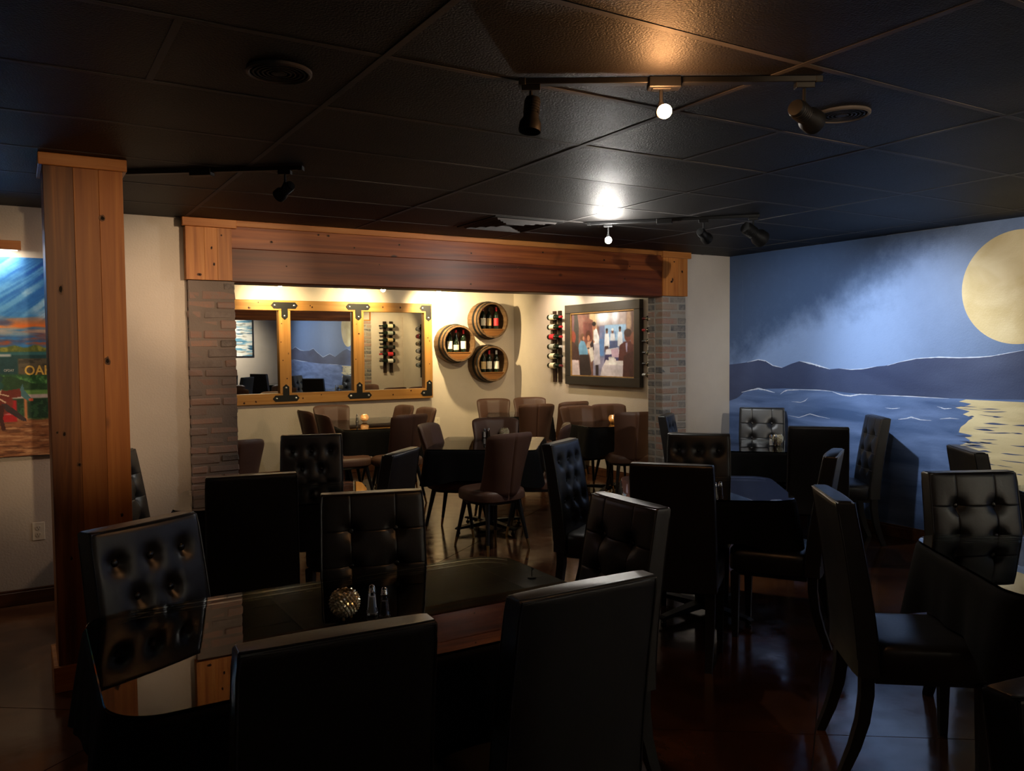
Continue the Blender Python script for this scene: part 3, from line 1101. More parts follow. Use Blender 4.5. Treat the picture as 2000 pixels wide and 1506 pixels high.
# --- race horse painting on the left wall
def horse_painting():
    x0, x1, z0, z1 = -1.25, .42, .945, 2.18
    t = thing('canvas_painting', 'bright unframed canvas of a red racehorse under an orange and blue sky', 'painting', ((x0 + x1) / 2, YW - .001, z0))
    hw, h = (x1 - x0) / 2, z1 - z0
    MB().cbox(-hw, hw, -.04, 0, 0, h, .002).build('stretcher', M['frame_black'], t)
    c = Canvas(418, 310, 5)
    X = lambda x: (x - x0) / (x1 - x0)
    V = lambda py: (py - 502) / (890.0 - 502)          # rows measured down the canvas
    u, v = c.u, c.v
    n1 = c.noise(7, 9, 1)
    # slanted brush streaks
    big = fbm(3 * c.ny, c.nx, 90, 5, 77, 4)
    ro = np.arange(c.ny)[:, None] + (u * .55 * c.ny * (1 + .5 * u)).astype(int)
    sl = np.clip((big[np.clip(ro, 0, 3 * c.ny - 1), np.arange(c.nx)[None]] - .42) * 4.5, 0, 1)
    n2 = c.noise(4, 14, 2)
    c.c[:] = (6, 84, 176)
    c.put(np.clip((v - .05) * 2.2, 0, .6), (70, 165, 225))
    c.put(np.clip((n1 - .40) * 4, 0, 1) * np.clip((v - .03) * 7, 0, 1) * np.clip((.37 - v) * 9, 0, 1) * sl, (222, 236, 244))
    c.put(sl * .5 * np.clip((.34 - v) * 12, 0, 1), (150, 214, 246))
    b = np.clip((n2 - .45) * 7, 0, 1)
    band = np.clip((v - .27) * 14, 0, 1) * np.clip((.46 - v) * 20, 0, 1)
    c.put(band * b, (238, 120, 40))
    c.put(band * np.clip((c.noise(5, 18, 3) - .52) * 8, 0, 1), (70, 80, 120))
    c.put(np.clip((v - .37) * 18, 0, 1) * np.clip((.455 - v) * 30, 0, 1) * np.clip((c.noise(6, 20, 4) - .38) * 7, 0, 1), (225, 84, 20))
    c.put(np.clip((v - .33) * 18, 0, 1) * np.clip((.4 - v) * 30, 0, 1) * np.clip((c.noise(6, 20, 8) - .5) * 7, 0, 1), (250, 200, 150))
    tr = .443 + .012 * np.sin(u * 90) * c.noise(40, 2, 5)
    c.put(np.clip((v - tr) * 120, 0, 1), (96, 112, 42))
    c.put(np.clip((v - tr) * 120, 0, 1) * np.clip((c.noise(60, 30, 6) - .5) * 5, 0, 1), (160, 160, 60))
    c.rect(-.1, 1.1, V(686.5), V(735), (18, 74, 78))
    c.rect(-.1, 1.1, V(686), V(692), (46, 112, 116))
    c.rect(X(-.2), X(-.013), V(690), V(695), (190, 200, 196))
    c.rect(X(.022), X(.5), V(699), V(732), (98, 88, 66))
    st = c.noise(46, 60, 7)
    c.put(np.clip((st - .5) * 6, 0, .8) * ((u > X(.024)) & (v > V(700)) & (v < V(731))), (60, 56, 46))
    hg = np.clip((v - (V(731) + .01 * np.sin(u * 7))) * 80, 0, 1)
    c.put(hg, (36, 92, 44))
    c.put(hg * np.clip((c.noise(80, 50, 9) - .5) * 5, 0, 1), (96, 160, 84))
    c.poly([(X(-.6), V(742)), (X(-.02), V(733)), (X(.10), V(748)), (X(.5), V(752)), (X(.5), V(764)), (X(.05), V(764)), (X(-.6), V(762))], (24, 66, 32), .75)
    c.rect(-.1, 1.1, V(761), V(771), (108, 158, 76))
    c.rect(-.1, 1.1, V(769.5), V(777.5), (205, 190, 182))
    c.rect(-.1, 1.1, V(777.5), V(817), (20, 62, 38))
    c.put(np.clip((c.noise(70, 60, 10) - .5) * 6, 0, .6) * ((v > V(779)) & (v < V(816))), (70, 120, 74))
    dirt = np.clip((v - (V(814) + .006 * np.sin(u * 40))) * 70, 0, 1)
    c.put(dirt, (164, 104, 62))
    c.put(dirt * np.clip((c.noise(18, 110, 11) - .48) * 6, 0, 1), (110, 64, 34))
    c.put(dirt * np.clip((c.noise(18, 110, 12) - .55) * 6, 0, 1), (205, 152, 104))
    # rail post, red blanket, horse
    c.rect(X(.048), X(.064), V(775), V(820), (214, 132, 80))
    c.rect(X(-.35), X(.008), V(780), V(822), (196, 22, 30))
    c.rect(X(-.35), X(.008), V(806), V(808), (235, 150, 150))
    br, dk = (122, 40, 26), (70, 22, 18)
    c.ell(X(-.24), V(776), .125, .075, br)
    c.ell(X(-.11), V(784), .06, .07, (134, 44, 30))
    c.poly([(X(-.16), V(752)), (X(-.06), V(762)), (X(.035), V(757)), (X(.06), V(768)), (X(.03), V(774)), (X(-.04), V(776)), (X(-.08), V(792)), (X(-.18), V(790))], br)
    c.poly([(X(.03), V(758)), (X(.044), V(748)), (X(.05), V(760)), (X(.085), V(776)), (X(.082), V(782)), (X(.06), V(780)), (X(.035), V(772))], (70, 120, 128))
    c.ell(X(.086), V(780), .008, .008, (220, 96, 60))
    c.poly([(X(-.075), V(786)), (X(-.045), V(786)), (X(.055), V(816)), (X(.06), V(823)), (X(.03), V(820)), (X(-.05), V(800))], (58, 42, 46))
    c.poly([(X(-.105), V(788)), (X(-.055), V(790)), (X(-.066), V(815)), (X(-.052), V(838)), (X(-.075), V(838)), (X(-.09), V(815))], dk)
    for w in range(3):
        c.poly([(X(-.32 + .09 * w), V(800)), (X(-.29 + .09 * w), V(800)), (X(-.3 + .09 * w), V(838)), (X(-.32 + .09 * w), V(838))], dk)
    for (a, b2) in (((-.19, 752), (-.05, 784)), ((-.07, 757), (-.10, 786)), ((-.09, 766), (-.03, 772))):
        d = np.array([X(b2[0]) - X(a[0]), V(b2[1]) - V(a[1])])
        nn = np.array([-d[1], d[0]]) / np.linalg.norm(d) * .0028
        p = [(X(a[0]) + nn[0], V(a[1]) + nn[1]), (X(b2[0]) + nn[0], V(b2[1]) + nn[1]), (X(b2[0]) - nn[0], V(b2[1]) - nn[1]), (X(a[0]) - nn[0], V(a[1]) - nn[1])]
        c.poly(p, (225, 190, 160))
    c.ell(X(-.10), V(738), .024, .022, (24, 70, 66))
    c.ell(X(-.14), V(752), .05, .034, (20, 84, 74))
    c.mesh('picture', lambda a, b3: (-hw + 2 * hw * a, -.0415, h * (1 - b3)), VC2, t)
    gold = pmat('gold_letters', s2l((232, 190, 84)), .6, vary=.15, vscale=60)
    wht = pmat('white_letters', s2l((200, 206, 200)), .6, vary=.1)
    fx = lambda px: (-.0755 + px * .00272) - (x0 + x1) / 2
    fz = lambda py: h * (1 - V(py))
    text('OAK', .083, (fx(48.0), -.0425, fz(731)), (PI / 2, 0, 0), gold, t, xs=.86, off=.0015)
    text('OFDAY', .022, (fx(8), -.0425, fz(724)), (PI / 2, 0, 0), wht, t, 'small_lettering', .75)
    return t


horse_painting()

# picture light over it
t = thing('picture_light', 'wooden bar picture light above the racehorse painting', 'wall light', (-.45, YW, 2.218))
MB().cbox(-.51, .51, -.12, -.06, 0, .055, .003).build('bar', M['cedar_x'], t)
for sx in (-.3, .3):
    MB().cbox(sx - .015, sx + .015, -.06, 0, .015, .04, .002).build('bracket', M['black_metal'], t)
MB().box(-.49, .49, -.085, -.065, -.003, -.0004).build('led_strip', M['led'], t)
la = bpy.data.lights.new('picture_lamp', 'AREA')
la.shape = 'RECTANGLE'
la.size, la.size_y, la.energy, la.color = .9, .02, 3.2, (1, .93, .80)
lo = bpy.data.objects.new('picture_lamp', la)
COL.objects.link(lo)
lo.location = (-.45, YW - .085, 2.212)
lo.rotation_euler = (math.radians(22), 0, 0)

# --- restaurant scene on the alcove's right wall
def dining_painting():
    y0, y1, z0, z1 = 7.33, 8.83, 1.128, 2.148
    t = thing('framed_painting', 'wide black framed painting of waiters serving diners', 'painting', (XR, (y0 + y1) / 2, z0))
    hw, h, fr = (y1 - y0) / 2, z1 - z0, .108
    for nm, a, b, c, d in (('frame_rail', -hw, hw, 0, fr), ('frame_rail', -hw, hw, h - fr, h), ('frame_stile', -hw, -hw + fr, fr, h - fr), ('frame_stile', hw - fr, hw, fr, h - fr)):
        MB().cbox(-.062, -.001, a, b, c, d, .004).build(nm, M['frame_black'], t)
    lip = MB()
    a = .012
    I0, I1, K0, K1 = -hw + fr, hw - fr, fr, h - fr
    for (p, q, r, s_) in ((I0, I1, K0, K0 + a), (I0, I1, K1 - a, K1), (I0, I0 + a, K0 + a, K1 - a), (I1 - a, I1, K0 + a, K1 - a)):
        lip.box(-.05, -.002, p, q, r, s_)
    lip.build('inner_lip', M['gold'], t)
    c = Canvas(300, 190, 9)
    u, v = c.u, c.v
    n1 = c.noise(6, 5, 1)
    c.c[:] = (120, 84, 76)
    c.put(np.clip((n1 - .4) * 3, 0, .6), (150, 112, 100))
    c.rect(.0, .055, .0, .34, (110, 80, 84), .02)
    c.poly([(.05, 0), (.10, 0), (.125, .2), (.12, .62), (.06, .62), (.045, .3)], (58, 58, 56))
    c.rect(.30, .42, .0, .55, (206, 176, 134), .02)
    c.rect(.42, .95, .0, .22, (176, 160, 156), .03)
    c.ell(.53, .07, .10, .13, (238, 238, 245), 0, .9)
    c.ell(.70, .08, .05, .12, (228, 226, 236), 0, .9)
    c.poly([(.2, .04), (.36, .13), (.36, .17), (.2, .1)], (138, 92, 80))
    c.rect(.2, .36, .14, .48, (136, 84, 74), .02)
    c.rect(.205, .275, .16, .40, (118, 66, 62), .01)
    c.rect(.285, .345, .17, .42, (112, 62, 60), .01)
    c.rect(.46, .96, .22, 1.02, (120, 128, 168), .03)
    c.rect(.545, .87, .21, .46, (158, 196, 232), .015)
    c.put(((u > .46) & (u < .92) & (v > .3) & (v < .5)) * np.clip((c.noise(20, 10, 2) - .5) * 5, 0, .5), (88, 122, 178))
    c.rect(.455, .53, .42, .68, (96, 142, 206), .01)
    c.rect(.87, 1.02, 0, .4, (112, 82, 74), .03)
    c.ell(.905, .17, .035, .17, (196, 160, 130), 0, .7)
    c.poly([(.36, .72), (1.0, .66), (1.0, 1), (.36, 1)], (150, 148, 182))
    # far waiters
    for cu, cv in ((.578, .36), (.665, .36), (.775, .34)):
        c.poly([(cu - .042, cv + .19), (cu - .03, cv - .02), (cu + .03, cv - .02), (cu + .044, cv + .19)], (232, 236, 246))
        c.ell(cu, cv - .055, .017, .036, (120, 76, 62))
        c.ell(cu, cv - .078, .018, .022, (38, 30, 32) if cu != .665 else (236, 236, 240))
    c.rect(.545, .60, .53, .62, (70, 52, 58), .01)
    c.rect(.62, .74, .45, .60, (74, 92, 138), .015)
    c.poly([(.56, .58), (.75, .55), (.78, .66), (.55, .68)], (222, 220, 232))
    c.poly([(.55, .66), (.76, .65), (.78, .80), (.53, .82)], (66, 62, 108))
    c.poly([(.64, .58), (.75, .56), (.76, .70), (.655, .70)], (196, 168, 190))
    # near waiter
    c.poly([(.37, .48), (.37, .30), (.395, .25), (.425, .27), (.46, .40), (.455, .55), (.44, .62), (.37, .6)], (238, 238, 244))
    c.poly([(.36, .50), (.46, .48), (.475, .80), (.38, .83)], (206, 200, 216))
    c.ell(.38, .225, .028, .05, (176, 112, 86))
    c.ell(.377, .185, .031, .034, (32, 26, 28))
    c.ell(.355, .46, .03, .022, (186, 124, 100))
    c.rect(.40, .445, .82, .98, (44, 34, 42), .01)
    # seated diners
    c.ell(.285, .36, .042, .08, (86, 44, 34))
    c.ell(.285, .40, .024, .045, (206, 140, 110))
    c.poly([(.24, .58), (.27, .46), (.33, .45), (.36, .60), (.30, .66)], (206, 164, 140))
    c.poly([(.31, .50), (.36, .42), (.375, .58), (.34, .6)], (46, 38, 54))
    c.poly([(.11, .66), (.125, .50), (.17, .42), (.225, .46), (.27, .58), (.28, .68), (.2, .7)], (104, 158, 198))
    c.ell(.185, .385, .034, .06, (100, 68, 52))
    c.ell(.205, .40, .016, .03, (190, 130, 104))
    c.poly([(.14, .66), (.29, .66), (.33, .95), (.3, 1), (.14, 1)], (46, 36, 40))
    c.poly([(.285, .56), (.355, .54), (.375, .74), (.325, .78)], (226, 220, 214))
    c.ell(.285, .56, .018, .012, (60, 60, 66))
    # left figure, table
    c.ell(.025, .38, .05, .10, (140, 66, 52))
    c.poly([(0, .44), (.06, .48), (.12, .56), (.14, .74), (0, .76)], (64, 42, 40))
    c.poly([(0, .74), (.12, .75), (.145, 1), (0, 1)], (214, 198, 204))
    # right couple
    c.poly([(.75, .76), (.77, .52), (.84, .47), (.92, .46), (1, .5), (1, 1), (.8, 1)], (92, 48, 46))
    c.ell(.89, .38, .05, .09, (120, 64, 52))
    c.ell(.89, .34, .055, .06, (72, 46, 40))
    c.poly([(.855, .49), (.885, .48), (.88, .62), (.865, .62)], (170, 160, 190))
    c.ell(.965, .42, .04, .09, (136, 84, 66))
    c.poly([(.83, .68), (.93, .62), (1, .6), (1, 1), (.82, 1)], (74, 40, 40))
    # white table with cup
    c.poly([(.56, .74), (.82, .75), (.815, 1), (.47, 1), (.50, .86)], (214, 206, 218))
    c.poly([(.56, .74), (.82, .75), (.82, .82), (.53, .82)], (238, 232, 236))
    c.ell(.665, .79, .065, .02, (250, 250, 250))
    c.poly([(.60, .70), (.695, .70), (.68, .78), (.615, .78)], (246, 244, 244))
    c.ell(.70, .735, .016, .02, (236, 232, 234))
    c.ell(.6475, .70, .047, .010, (200, 196, 200))
    c.c *= (.70 + .34 * c.noise(14, 10, 41))[..., None]
    for _ in range(2):
        p_ = np.pad(c.c, ((1, 1), (1, 1), (0, 0)), 'edge')
        c.c = (p_[1:-1, 1:-1] * 2 + p_[:-2, 1:-1] + p_[2:, 1:-1] + p_[1:-1, :-2] + p_[1:-1, 2:]) / 6
    c.mesh('picture', lambda p, q: (-.03, hw - fr - 2 * (hw - fr) * p, h - fr - (h - 2 * fr) * q), VC, t, 4)
    return t


dining_painting()

# --- abstract on the front wall (seen in the mirror)
t = thing('abstract_painting', 'pale blue and white abstract seascape on the wall facing the mirror', 'painting', (4.62, YF, 1.30))
MB().cbox(-.77, .77, .001, .035, 0, 1.0, .002).build('stretcher', M['frame_black'], t)
c = Canvas(160, 100, 14)
nn1, nn2 = c.noise(3, 14, 1), c.noise(4, 20, 2)
c.c[:] = (226, 224, 214)
c.put(np.clip((nn1 - .52) * 7, 0, 1), (96, 150, 178))
c.put(np.clip((nn2 - .58) * 8, 0, 1), (38, 84, 112))
c.put(np.clip((c.noise(4, 16, 3) - .56) * 7, 0, 1), (150, 146, 132))
c.put(np.clip((c.noise(4, 20, 4) - .55) * 7, 0, 1), (242, 242, 236))
c.mesh('picture', lambda p, q: (-.745 + 1.49 * p, .0365, .975 - .95 * q), VC2, t)

# ================================================================ MIRROR
def triple_mirror():
    yb = YB - .002
    t = thing('triple_mirror', 'long three pane mirror in a golden pine frame with black straps', 'mirror', (0, yb, 0))
    x0, x1, z0, z1 = 1.69, 4.868, .938, 2.212
    zi0, zi1 = 1.068, 2.088
    posts = [(x0, x0 + .12), (2.792, 2.938), (3.745, 3.892), (4.752, x1)]
    MB().cbox(x0, x1, -.085, 0, zi1, z1, .004).build('top_rail', M['pine_x'], t)
    MB().cbox(x0, x1, -.085, 0, z0, zi0, .004).build('bottom_rail', M['pine_x'], t)
    for a, b in posts:
        MB().cbox(a, b, -.085, 0, zi0, zi1, .004).build('post', M['pine_z'], t)
    for (a, b) in zip([p[1] for p in posts[:-1]], [p[0] for p in posts[1:]]):
        MB().prism([(a - .004, zi0 - .004), (b + .004, zi0 - .004), (b + .004, zi1 + .004), (a - .004, zi1 + .004)], lambda p, q: (p, -.030 - (q - zi0) * .0065, q), lambda p, q: (p, -.024 - (q - zi0) * .0065, q)).build('mirror_pane', M['mirror'], t)

    def strap(cx, cz, arms):
        h, e = .039, .032
        st = [q for q in arms if q[0] == 0][0]
        sz, S_ = st[1], st[2]
        hs = [q for q in arms if q[0] != 0]
        L_ = hs[0][2]
        if len(hs) == 2:
            p = [(-L_, 0), (-L_ + e, h), (L_ - e, h), (L_, 0), (L_ - e, -h), (h, -h), (h, -S_ + e), (0, -S_), (-h, -S_ + e), (-h, -h), (-L_ + e, -h)]
        else:
            k_ = hs[0][0]
            p = [(-k_ * h, h), (k_ * (L_ - e), h), (k_ * L_, 0), (k_ * (L_ - e), -h), (k_ * h, -h), (k_ * h, -S_ + e), (0, -S_), (-k_ * h, -S_ + e)]
        p = [(cx + x, cz - z * sz) for x, z in p]
        s = MB().prism(p, lambda a, b: (a, -.092, b), lambda a, b: (a, -.0855, b)).build('strap', M['matte_black'], t)
        for dx, dz, ln in arms:
            MB().lathe([(.013, -.0925), (.013, -.097), (.008, -.1005), (.001, -.1015)], 10, (cx + dx * (ln - .045), 0, cz + dz * (ln - .045)), 'y').build('bolt', M['silver'], s, 30)

    rails = {o.name.split('.')[0]: o for o in t.children if 'rail' in o.name}
    pst = [o for o in t.children if o.name.split('.')[0] == 'post']
    for kx, kz, kr in ((2.436, 2.114, .013), (3.189, 2.153, .008), (3.214, 2.135, .011), (4.158, 2.153, .011), (4.405, 2.151, .013), (1.95, 2.16, .01), (2.55, 2.18, .007)):
        knot(rails['top_rail'], kx, -.085, kz, kr, 1.3)
    for kx, kz, kr in ((2.496, .978, .012), (3.074, .999, .010), (3.311, 1.035, .008), (4.283, 1.0, .011), (4.542, 1.045, .010), (2.356, .965, .014), (1.9, 1.0, .01)):
        knot(rails['bottom_rail'], kx, -.085, kz, kr, 1.2)
    for i_, kx, kz, kr in ((1, 2.826, 1.927, .009), (1, 2.815, 1.701, .008), (1, 2.835, 1.475, .009), (1, 2.88, 1.25, .011), (2, 3.821, 1.804, .014), (2, 3.79, 1.929, .008), (2, 3.775, 1.475, .009), (3, 4.80, 1.751, .011), (3, 4.82, 1.4, .008)):
        knot(pst[i_], kx, -.085, kz, kr, .8)
    for a, b in posts[1:3]:
        cx = (a + b) / 2
        strap(cx, zi1 + .062, ((-1, 0, .165), (1, 0, .165), (0, -1, .175)))
        strap(cx, zi0 - .062, ((-1, 0, .165), (1, 0, .165), (0, 1, .175)))
    for cx, sx in ((x0 + .055, 1), (x1 - .055, -1)):
        strap(cx, zi1 + .062, ((sx, 0, .13), (0, -1, .175)))
        strap(cx, zi0 - .062, ((sx, 0, .13), (0, 1, .175)))
    return t


triple_mirror()

# ================================================================ BOTTLES, BARRELS, RACKS
def make_bottle(lab, cap, label, group, shape=0):
    t = thing('wine_bottle', label, 'bottle', (0, 0, 0), 0, group)
    if shape == 0:
        prof = [(.033, 0), (.037, .004), (.037, .185), (.034, .205), (.020, .232), (.0145, .25), (.0145, .292), (.016, .294), (.016, .302)]
    else:
        prof = [(.034, 0), (.040, .004), (.041, .12), (.039, .155), (.028, .205), (.017, .248), (.0145, .27), (.0145, .292), (.016, .294), (.016, .302)]
    MB().lathe(prof, 18).build('glass_body', M['bottle'], t, 40)
    if shape == 0:
        MB().lathe([(.0376, .045), (.0376, .15)], 18, cap0=False, cap1=False).build('paper_label', LAB[lab], t, 60)
    else:
        MB().lathe([(.0410, .03), (.0416, .10)], 18, cap0=False, cap1=False).build('paper_label', LAB[lab], t, 60)
    MB().lathe([(.0152, .238 if shape == 0 else .262), (.0152, .291), (.0168, .2935), (.0168, .303), (.004, .304)], 14, cap0=False).build('capsule', CAP[cap], t, 40)
    return t


_bot = {}


def bottle(lab, cap, loc, rot, label, group, shape=0):
    k = (lab, cap, shape)
    if k not in _bot:
        _bot[k] = make_bottle(lab, cap, label, group, shape)
        _bot[k].location, _bot[k].rotation_euler = loc, rot
        return _bot[k]
    return dup(_bot[k], loc, rot, label, group)


def barrel(cx, cz, label):
    t = thing('barrel_shelf', label, 'shelf', (cx, YB, cz))
    D = .27
    n = 48
    prof_o = [(.262, -.001), (.268, -.06), (.262, -.14), (.252, -.20), (.245, -D)]
    prof_i = [(.222, -D), (.230, -.2), (.238, -.14), (.240, -.02)]
    m = MB()
    rings = []
    for (r, h) in prof_o + prof_i:
        ring = []
        for i in range(n):
            a = 2 * PI * i / n
            rr = r - (.0035 if i % 4 == 0 and r > .242 else 0)
            ring.append((rr * math.cos(a), h, rr * math.sin(a)))
        rings.append(ring)
    m.loops(rings, 0, False, False)
    m.build('stave_ring', M['barrel'], t, 50)
    MB().lathe([(.240, -.02), (.240, -.003)], n, axis='y').build('back_panel', M['barrel_in'], t)
    for (r0, r1, h0, h1) in ((.2655, .2560, -.145, -.18), (.2500, .2482, -.235, -.262)):
        MB().lathe([(r0, h0), (r0 + .003, h0), (r1 + .003, h1), (r1, h1)], n, axis='y', cap0=False, cap1=False).build('hoop', M['matte_black'], t, 50)
    zs = -.118
    half = math.sqrt(.219 ** 2 - zs ** 2) - .002
    MB().cbox(-half, half, -.255, -.022, zs - .014, zs, .002).build('shelf_board', M['shelf'], t)
    # bowed face board under the shelf
    ch = [(half * math.cos(PI * k / 14) * 1.0, zs - .0145 - (.219 - abs(zs) - .014) * math.sin(PI * k / 14)) for k in range(15)]
    MB().prism(ch, lambda a, b: (a, -.250, b), lambda a, b: (a, -.236, b)).build('face_board', M['shelf'], t)
    return t, zs


spec = [((5.19, 1.672), 'left wine barrel shelf, middle height beside the mirror', 'left barrel', (('white', 'black', 0), ('cream', 'red', 1), ('white', 'red', 0))),
        ((5.715, 1.992), 'top wine barrel shelf near the alcove corner', 'top barrel', (('white', 'maroon', 0), ('tan', 'black', 0), ('red', 'red', 0))),
        ((5.712, 1.388), 'bottom wine barrel shelf near the alcove corner', 'bottom barrel', (('tan', 'black', 0), ('white', 'red', 0), ('white', 'silver', 0)))]
desc = {'white': 'white label', 'cream': 'cream label', 'tan': 'gold and black label', 'red': 'all red label'}
pos3 = ('left', 'middle', 'right')
for (cx, cz), lb, nm, bs in spec:
    t, zs = barrel(cx, cz, lb)
    for k, (la_, ca_, sh) in enumerate(bs):
        bottle(la_, ca_, (cx - .098 + .105 * k, YB - .165 + (.02 if k == 1 else 0), cz + zs + .0005), (0, 0, random.uniform(0, 6)),
               '%s wine bottle of three in the %s with a %s' % (pos3[k], nm, desc[la_]), 'wine bottles standing in the barrel shelves', sh)


def wine_rack(loc, rz, label, nm, labs, caps, zs, neck):
    """local: wall is +y side at y=0, slats run along z; bottles lie along x, neck towards neck*x"""
    t = thing('wine_rack', label, 'wine rack', loc, rz)
    z0, z1 = zs[-1] - .22, zs[0] + .085
    for sx in (-.062, .062):
        MB().cbox(sx - .030, sx + .030, -.030, -.001, z0, z1, .002).build('slat', M['rack'], t)
    for z in zs:
        for sx in (-.062, .062):
            m = MB()
            rr = .043 if sx * neck < 0 else .024
            ring = []
            for k in range(15):
                a = PI * (1.0 + k / 14)
                ring.append((-.075 - .0 + rr * math.cos(a + PI / 2), z + rr * math.sin(a + PI / 2)))
            outer = [(p[0] + (p[0] + .075) * .12, z + (p[1] - z) * 1.12) for p in ring]
            poly = ring + outer[::-1]
            m.prism(poly, lambda a, b: (sx - .012, a, b), lambda a, b: (sx + .012, a, b))
            m.tube((sx, -.03, z - .0), (sx, -.075 + rr * 1.02, z), .008, n=6)
            m.build('holder', M['rack'], t)
    R = Matrix.Rotation(rz, 4, 'Z')
    names = ('topmost', 'second from top', 'third from top', 'fourth from top', 'fifth from top', 'lowest')
    for k, z in enumerate(zs):
        p = Vector(loc) + (R @ Vector((-neck * (.062 + .048), -.077, z)))
        rot = (R @ Matrix.Rotation(neck * PI / 2, 4, 'Y')).to_euler()
        bottle(labs[k], caps[k], p, rot, '%s bottle lying in %s' % (names[k], nm), 'wine bottles lying in the wall racks')
    return t


ZS = [2.005, 1.875, 1.745, 1.615, 1.490, 1.365]
wine_rack((XR, 9.065, 0), -PI / 2, 'slatted wall rack left of the waiter painting holding six bottles', 'the rack left of the waiter painting',
          ('cream', 'cream', 'red', 'grey', 'cream', 'cream'), ('red', 'red', 'red', 'silver', 'black', 'maroon'), ZS, 1)
wine_rack((XR, 7.06, 0), -PI / 2, 'slatted wall rack right of the waiter painting, half hidden by the brick pier', 'the rack right of the waiter painting',
          ('white', 'red', 'tan', 'white', 'cream', 'grey'), ('maroon', 'red', 'black', 'black', 'black', 'silver'), [z - .085 for z in ZS], -1)
wine_rack((5.91, YW + .15, 0), PI, 'slatted wall rack behind the right pier, visible in the mirror', 'the rack behind the right pier seen in the mirror',
          ('cream', 'grey', 'tan', 'dark', 'red', 'white'), ('black', 'black', 'black', 'black', 'red', 'black'), [z - .02 for z in ZS], 1)

# outlets
def outlet(loc, rz, label):
    t = thing('wall_outlet', label, 'outlet', loc, rz)
    MB().cbox(-.036, .036, -.006, 0, -.058, .058, .003).build('cover_plate', M['plate'], t)
    for dz in (-.022, .022):
        s = MB().lathe([(.0165, -.006), (.0165, -.0085)], 16, (0, 0, dz), 'y').build('socket', M['plate'], t)
        m = MB()
        m.box(-.008, -.0055, -.0092, -.0086, dz - .002, dz + .008)
        m.box(.0055, .008, -.0092, -.0086, dz - .002, dz + .008)
        m.lathe([(.0028, -.0086), (.0028, -.0092)], 8, (0, 0, dz - .008), 'y')
        m.build('slots', M['slot'], s)
    return t


outlet((.103, YW, .455), 0, 'ivory wall outlet below the racehorse painting')
outlet((4.97, YB, .60), 0, 'small ivory outlet on the alcove back wall below the mirror end')

# ================================================================ TRACK LIGHTS
def track_light(p0, p1, box_at, label, heads):
    p0, p1 = Vector(p0), Vector(p1)
    mid = (p0 + p1) / 2
    d = p1 - p0
    ang = math.atan2(d.y, d.x)
    ln = d.length
    t = thing('track_light', label, 'track light', (mid.x, mid.y, CEIL), ang)
    m = MB()
    m.cbox(-ln / 2, ln / 2, -.018, .018, -.024, -.0035, .002)
    m.build('rail', M['black_metal'], t)
    for s in (-1, 1):
        MB().cbox(s * ln / 2 - .012, s * ln / 2 + .012, -.0195, .0195, -.0265, -.0035, .002).build('end_cap', M['matte_black'], t)
    b = box_at * ln
    MB().cbox(b - .055, b + .055, -.026, .026, -.040, -.0035, .003).build('feed_box', M['black_metal'], t)
    Ri = Matrix.Rotation(-ang, 4, 'Z')
    for (at, aim, drop, scale, lamp) in heads:
        x = at * ln
        h = MB()
        h.cbox(x - .032, x + .032, -.016, .016, -.044, -.024, .002)
        h.tube((x, 0, -.044), (x, 0, -drop + .02), .006, n=8)
        hd = h.build('lamp_head', M['black_metal'], t)
        piv = Vector((x, 0, -drop))
        wp = Vector((mid.x, mid.y, CEIL)) + Matrix.Rotation(ang, 4, 'Z') @ piv
        aimw = (Vector(aim) - wp).normalized()
        q = (Ri @ aimw).to_track_quat('Z', 'Y').to_matrix().to_4x4()
        q.translation = piv
        s = scale
        can = MB()
        can.lathe([(.012 * s, -.072 * s), (.030 * s, -.070 * s), (.033 * s, -.062 * s), (.033 * s, .018 * s), (.046 * s, .040 * s), (.048 * s, .078 * s), (.044 * s, .078 * s), (.041 * s, .045 * s), (.028 * s, .025 * s)], 24, cap1=False)
        for k in range(5):
            z = (-.055 + .012 * k) * s
            can.lathe([(.0335 * s, z), (.0355 * s, z + .002 * s), (.0355 * s, z + .005 * s), (.0335 * s, z + .007 * s)], 24, cap0=False, cap1=False)
        co = can.build('can', M['black_metal'], hd, 40)
        co.matrix_local = q
        yk = MB().tube((0, -.036 * s, 0), (0, -.030 * s, .052), .004, n=6)
        yk = MB()
        yk.tube((x, 0, -drop + .045), piv + (q.to_3x3() @ Vector((.034 * s, 0, 0))), .0045, n=6)
        yk.tube((x, 0, -drop + .045), piv + (q.to_3x3() @ Vector((-.034 * s, 0, 0))), .0045, n=6)
        yk.build('yoke', M['black_metal'], hd)
        bulb_m, power, col, an, bl, out = lamp
        if bulb_m == 'bulb_globe':
            bm_ = MB().lathe([(.006, .02), (.012, .032), (.018, .046), (.0235, .062), (.0225, .076), (.015, .087), (.003, .091)], 16)
            bo = bm_.build('bulb', M[out], hd, 179)
        else:
            bo = MB().lathe([(.006, .03), (.027 * s, .034), (.0275 * s, .042), (.004, .046)], 16).build('bulb', M[bulb_m], hd, 60)
        bo.matrix_local = q
        if power:
            spot('track_lamp', wp + aimw * (.125 if bulb_m == 'bulb_globe' else .085), Vector(aim), power, col, an, bl, .03)
    return t


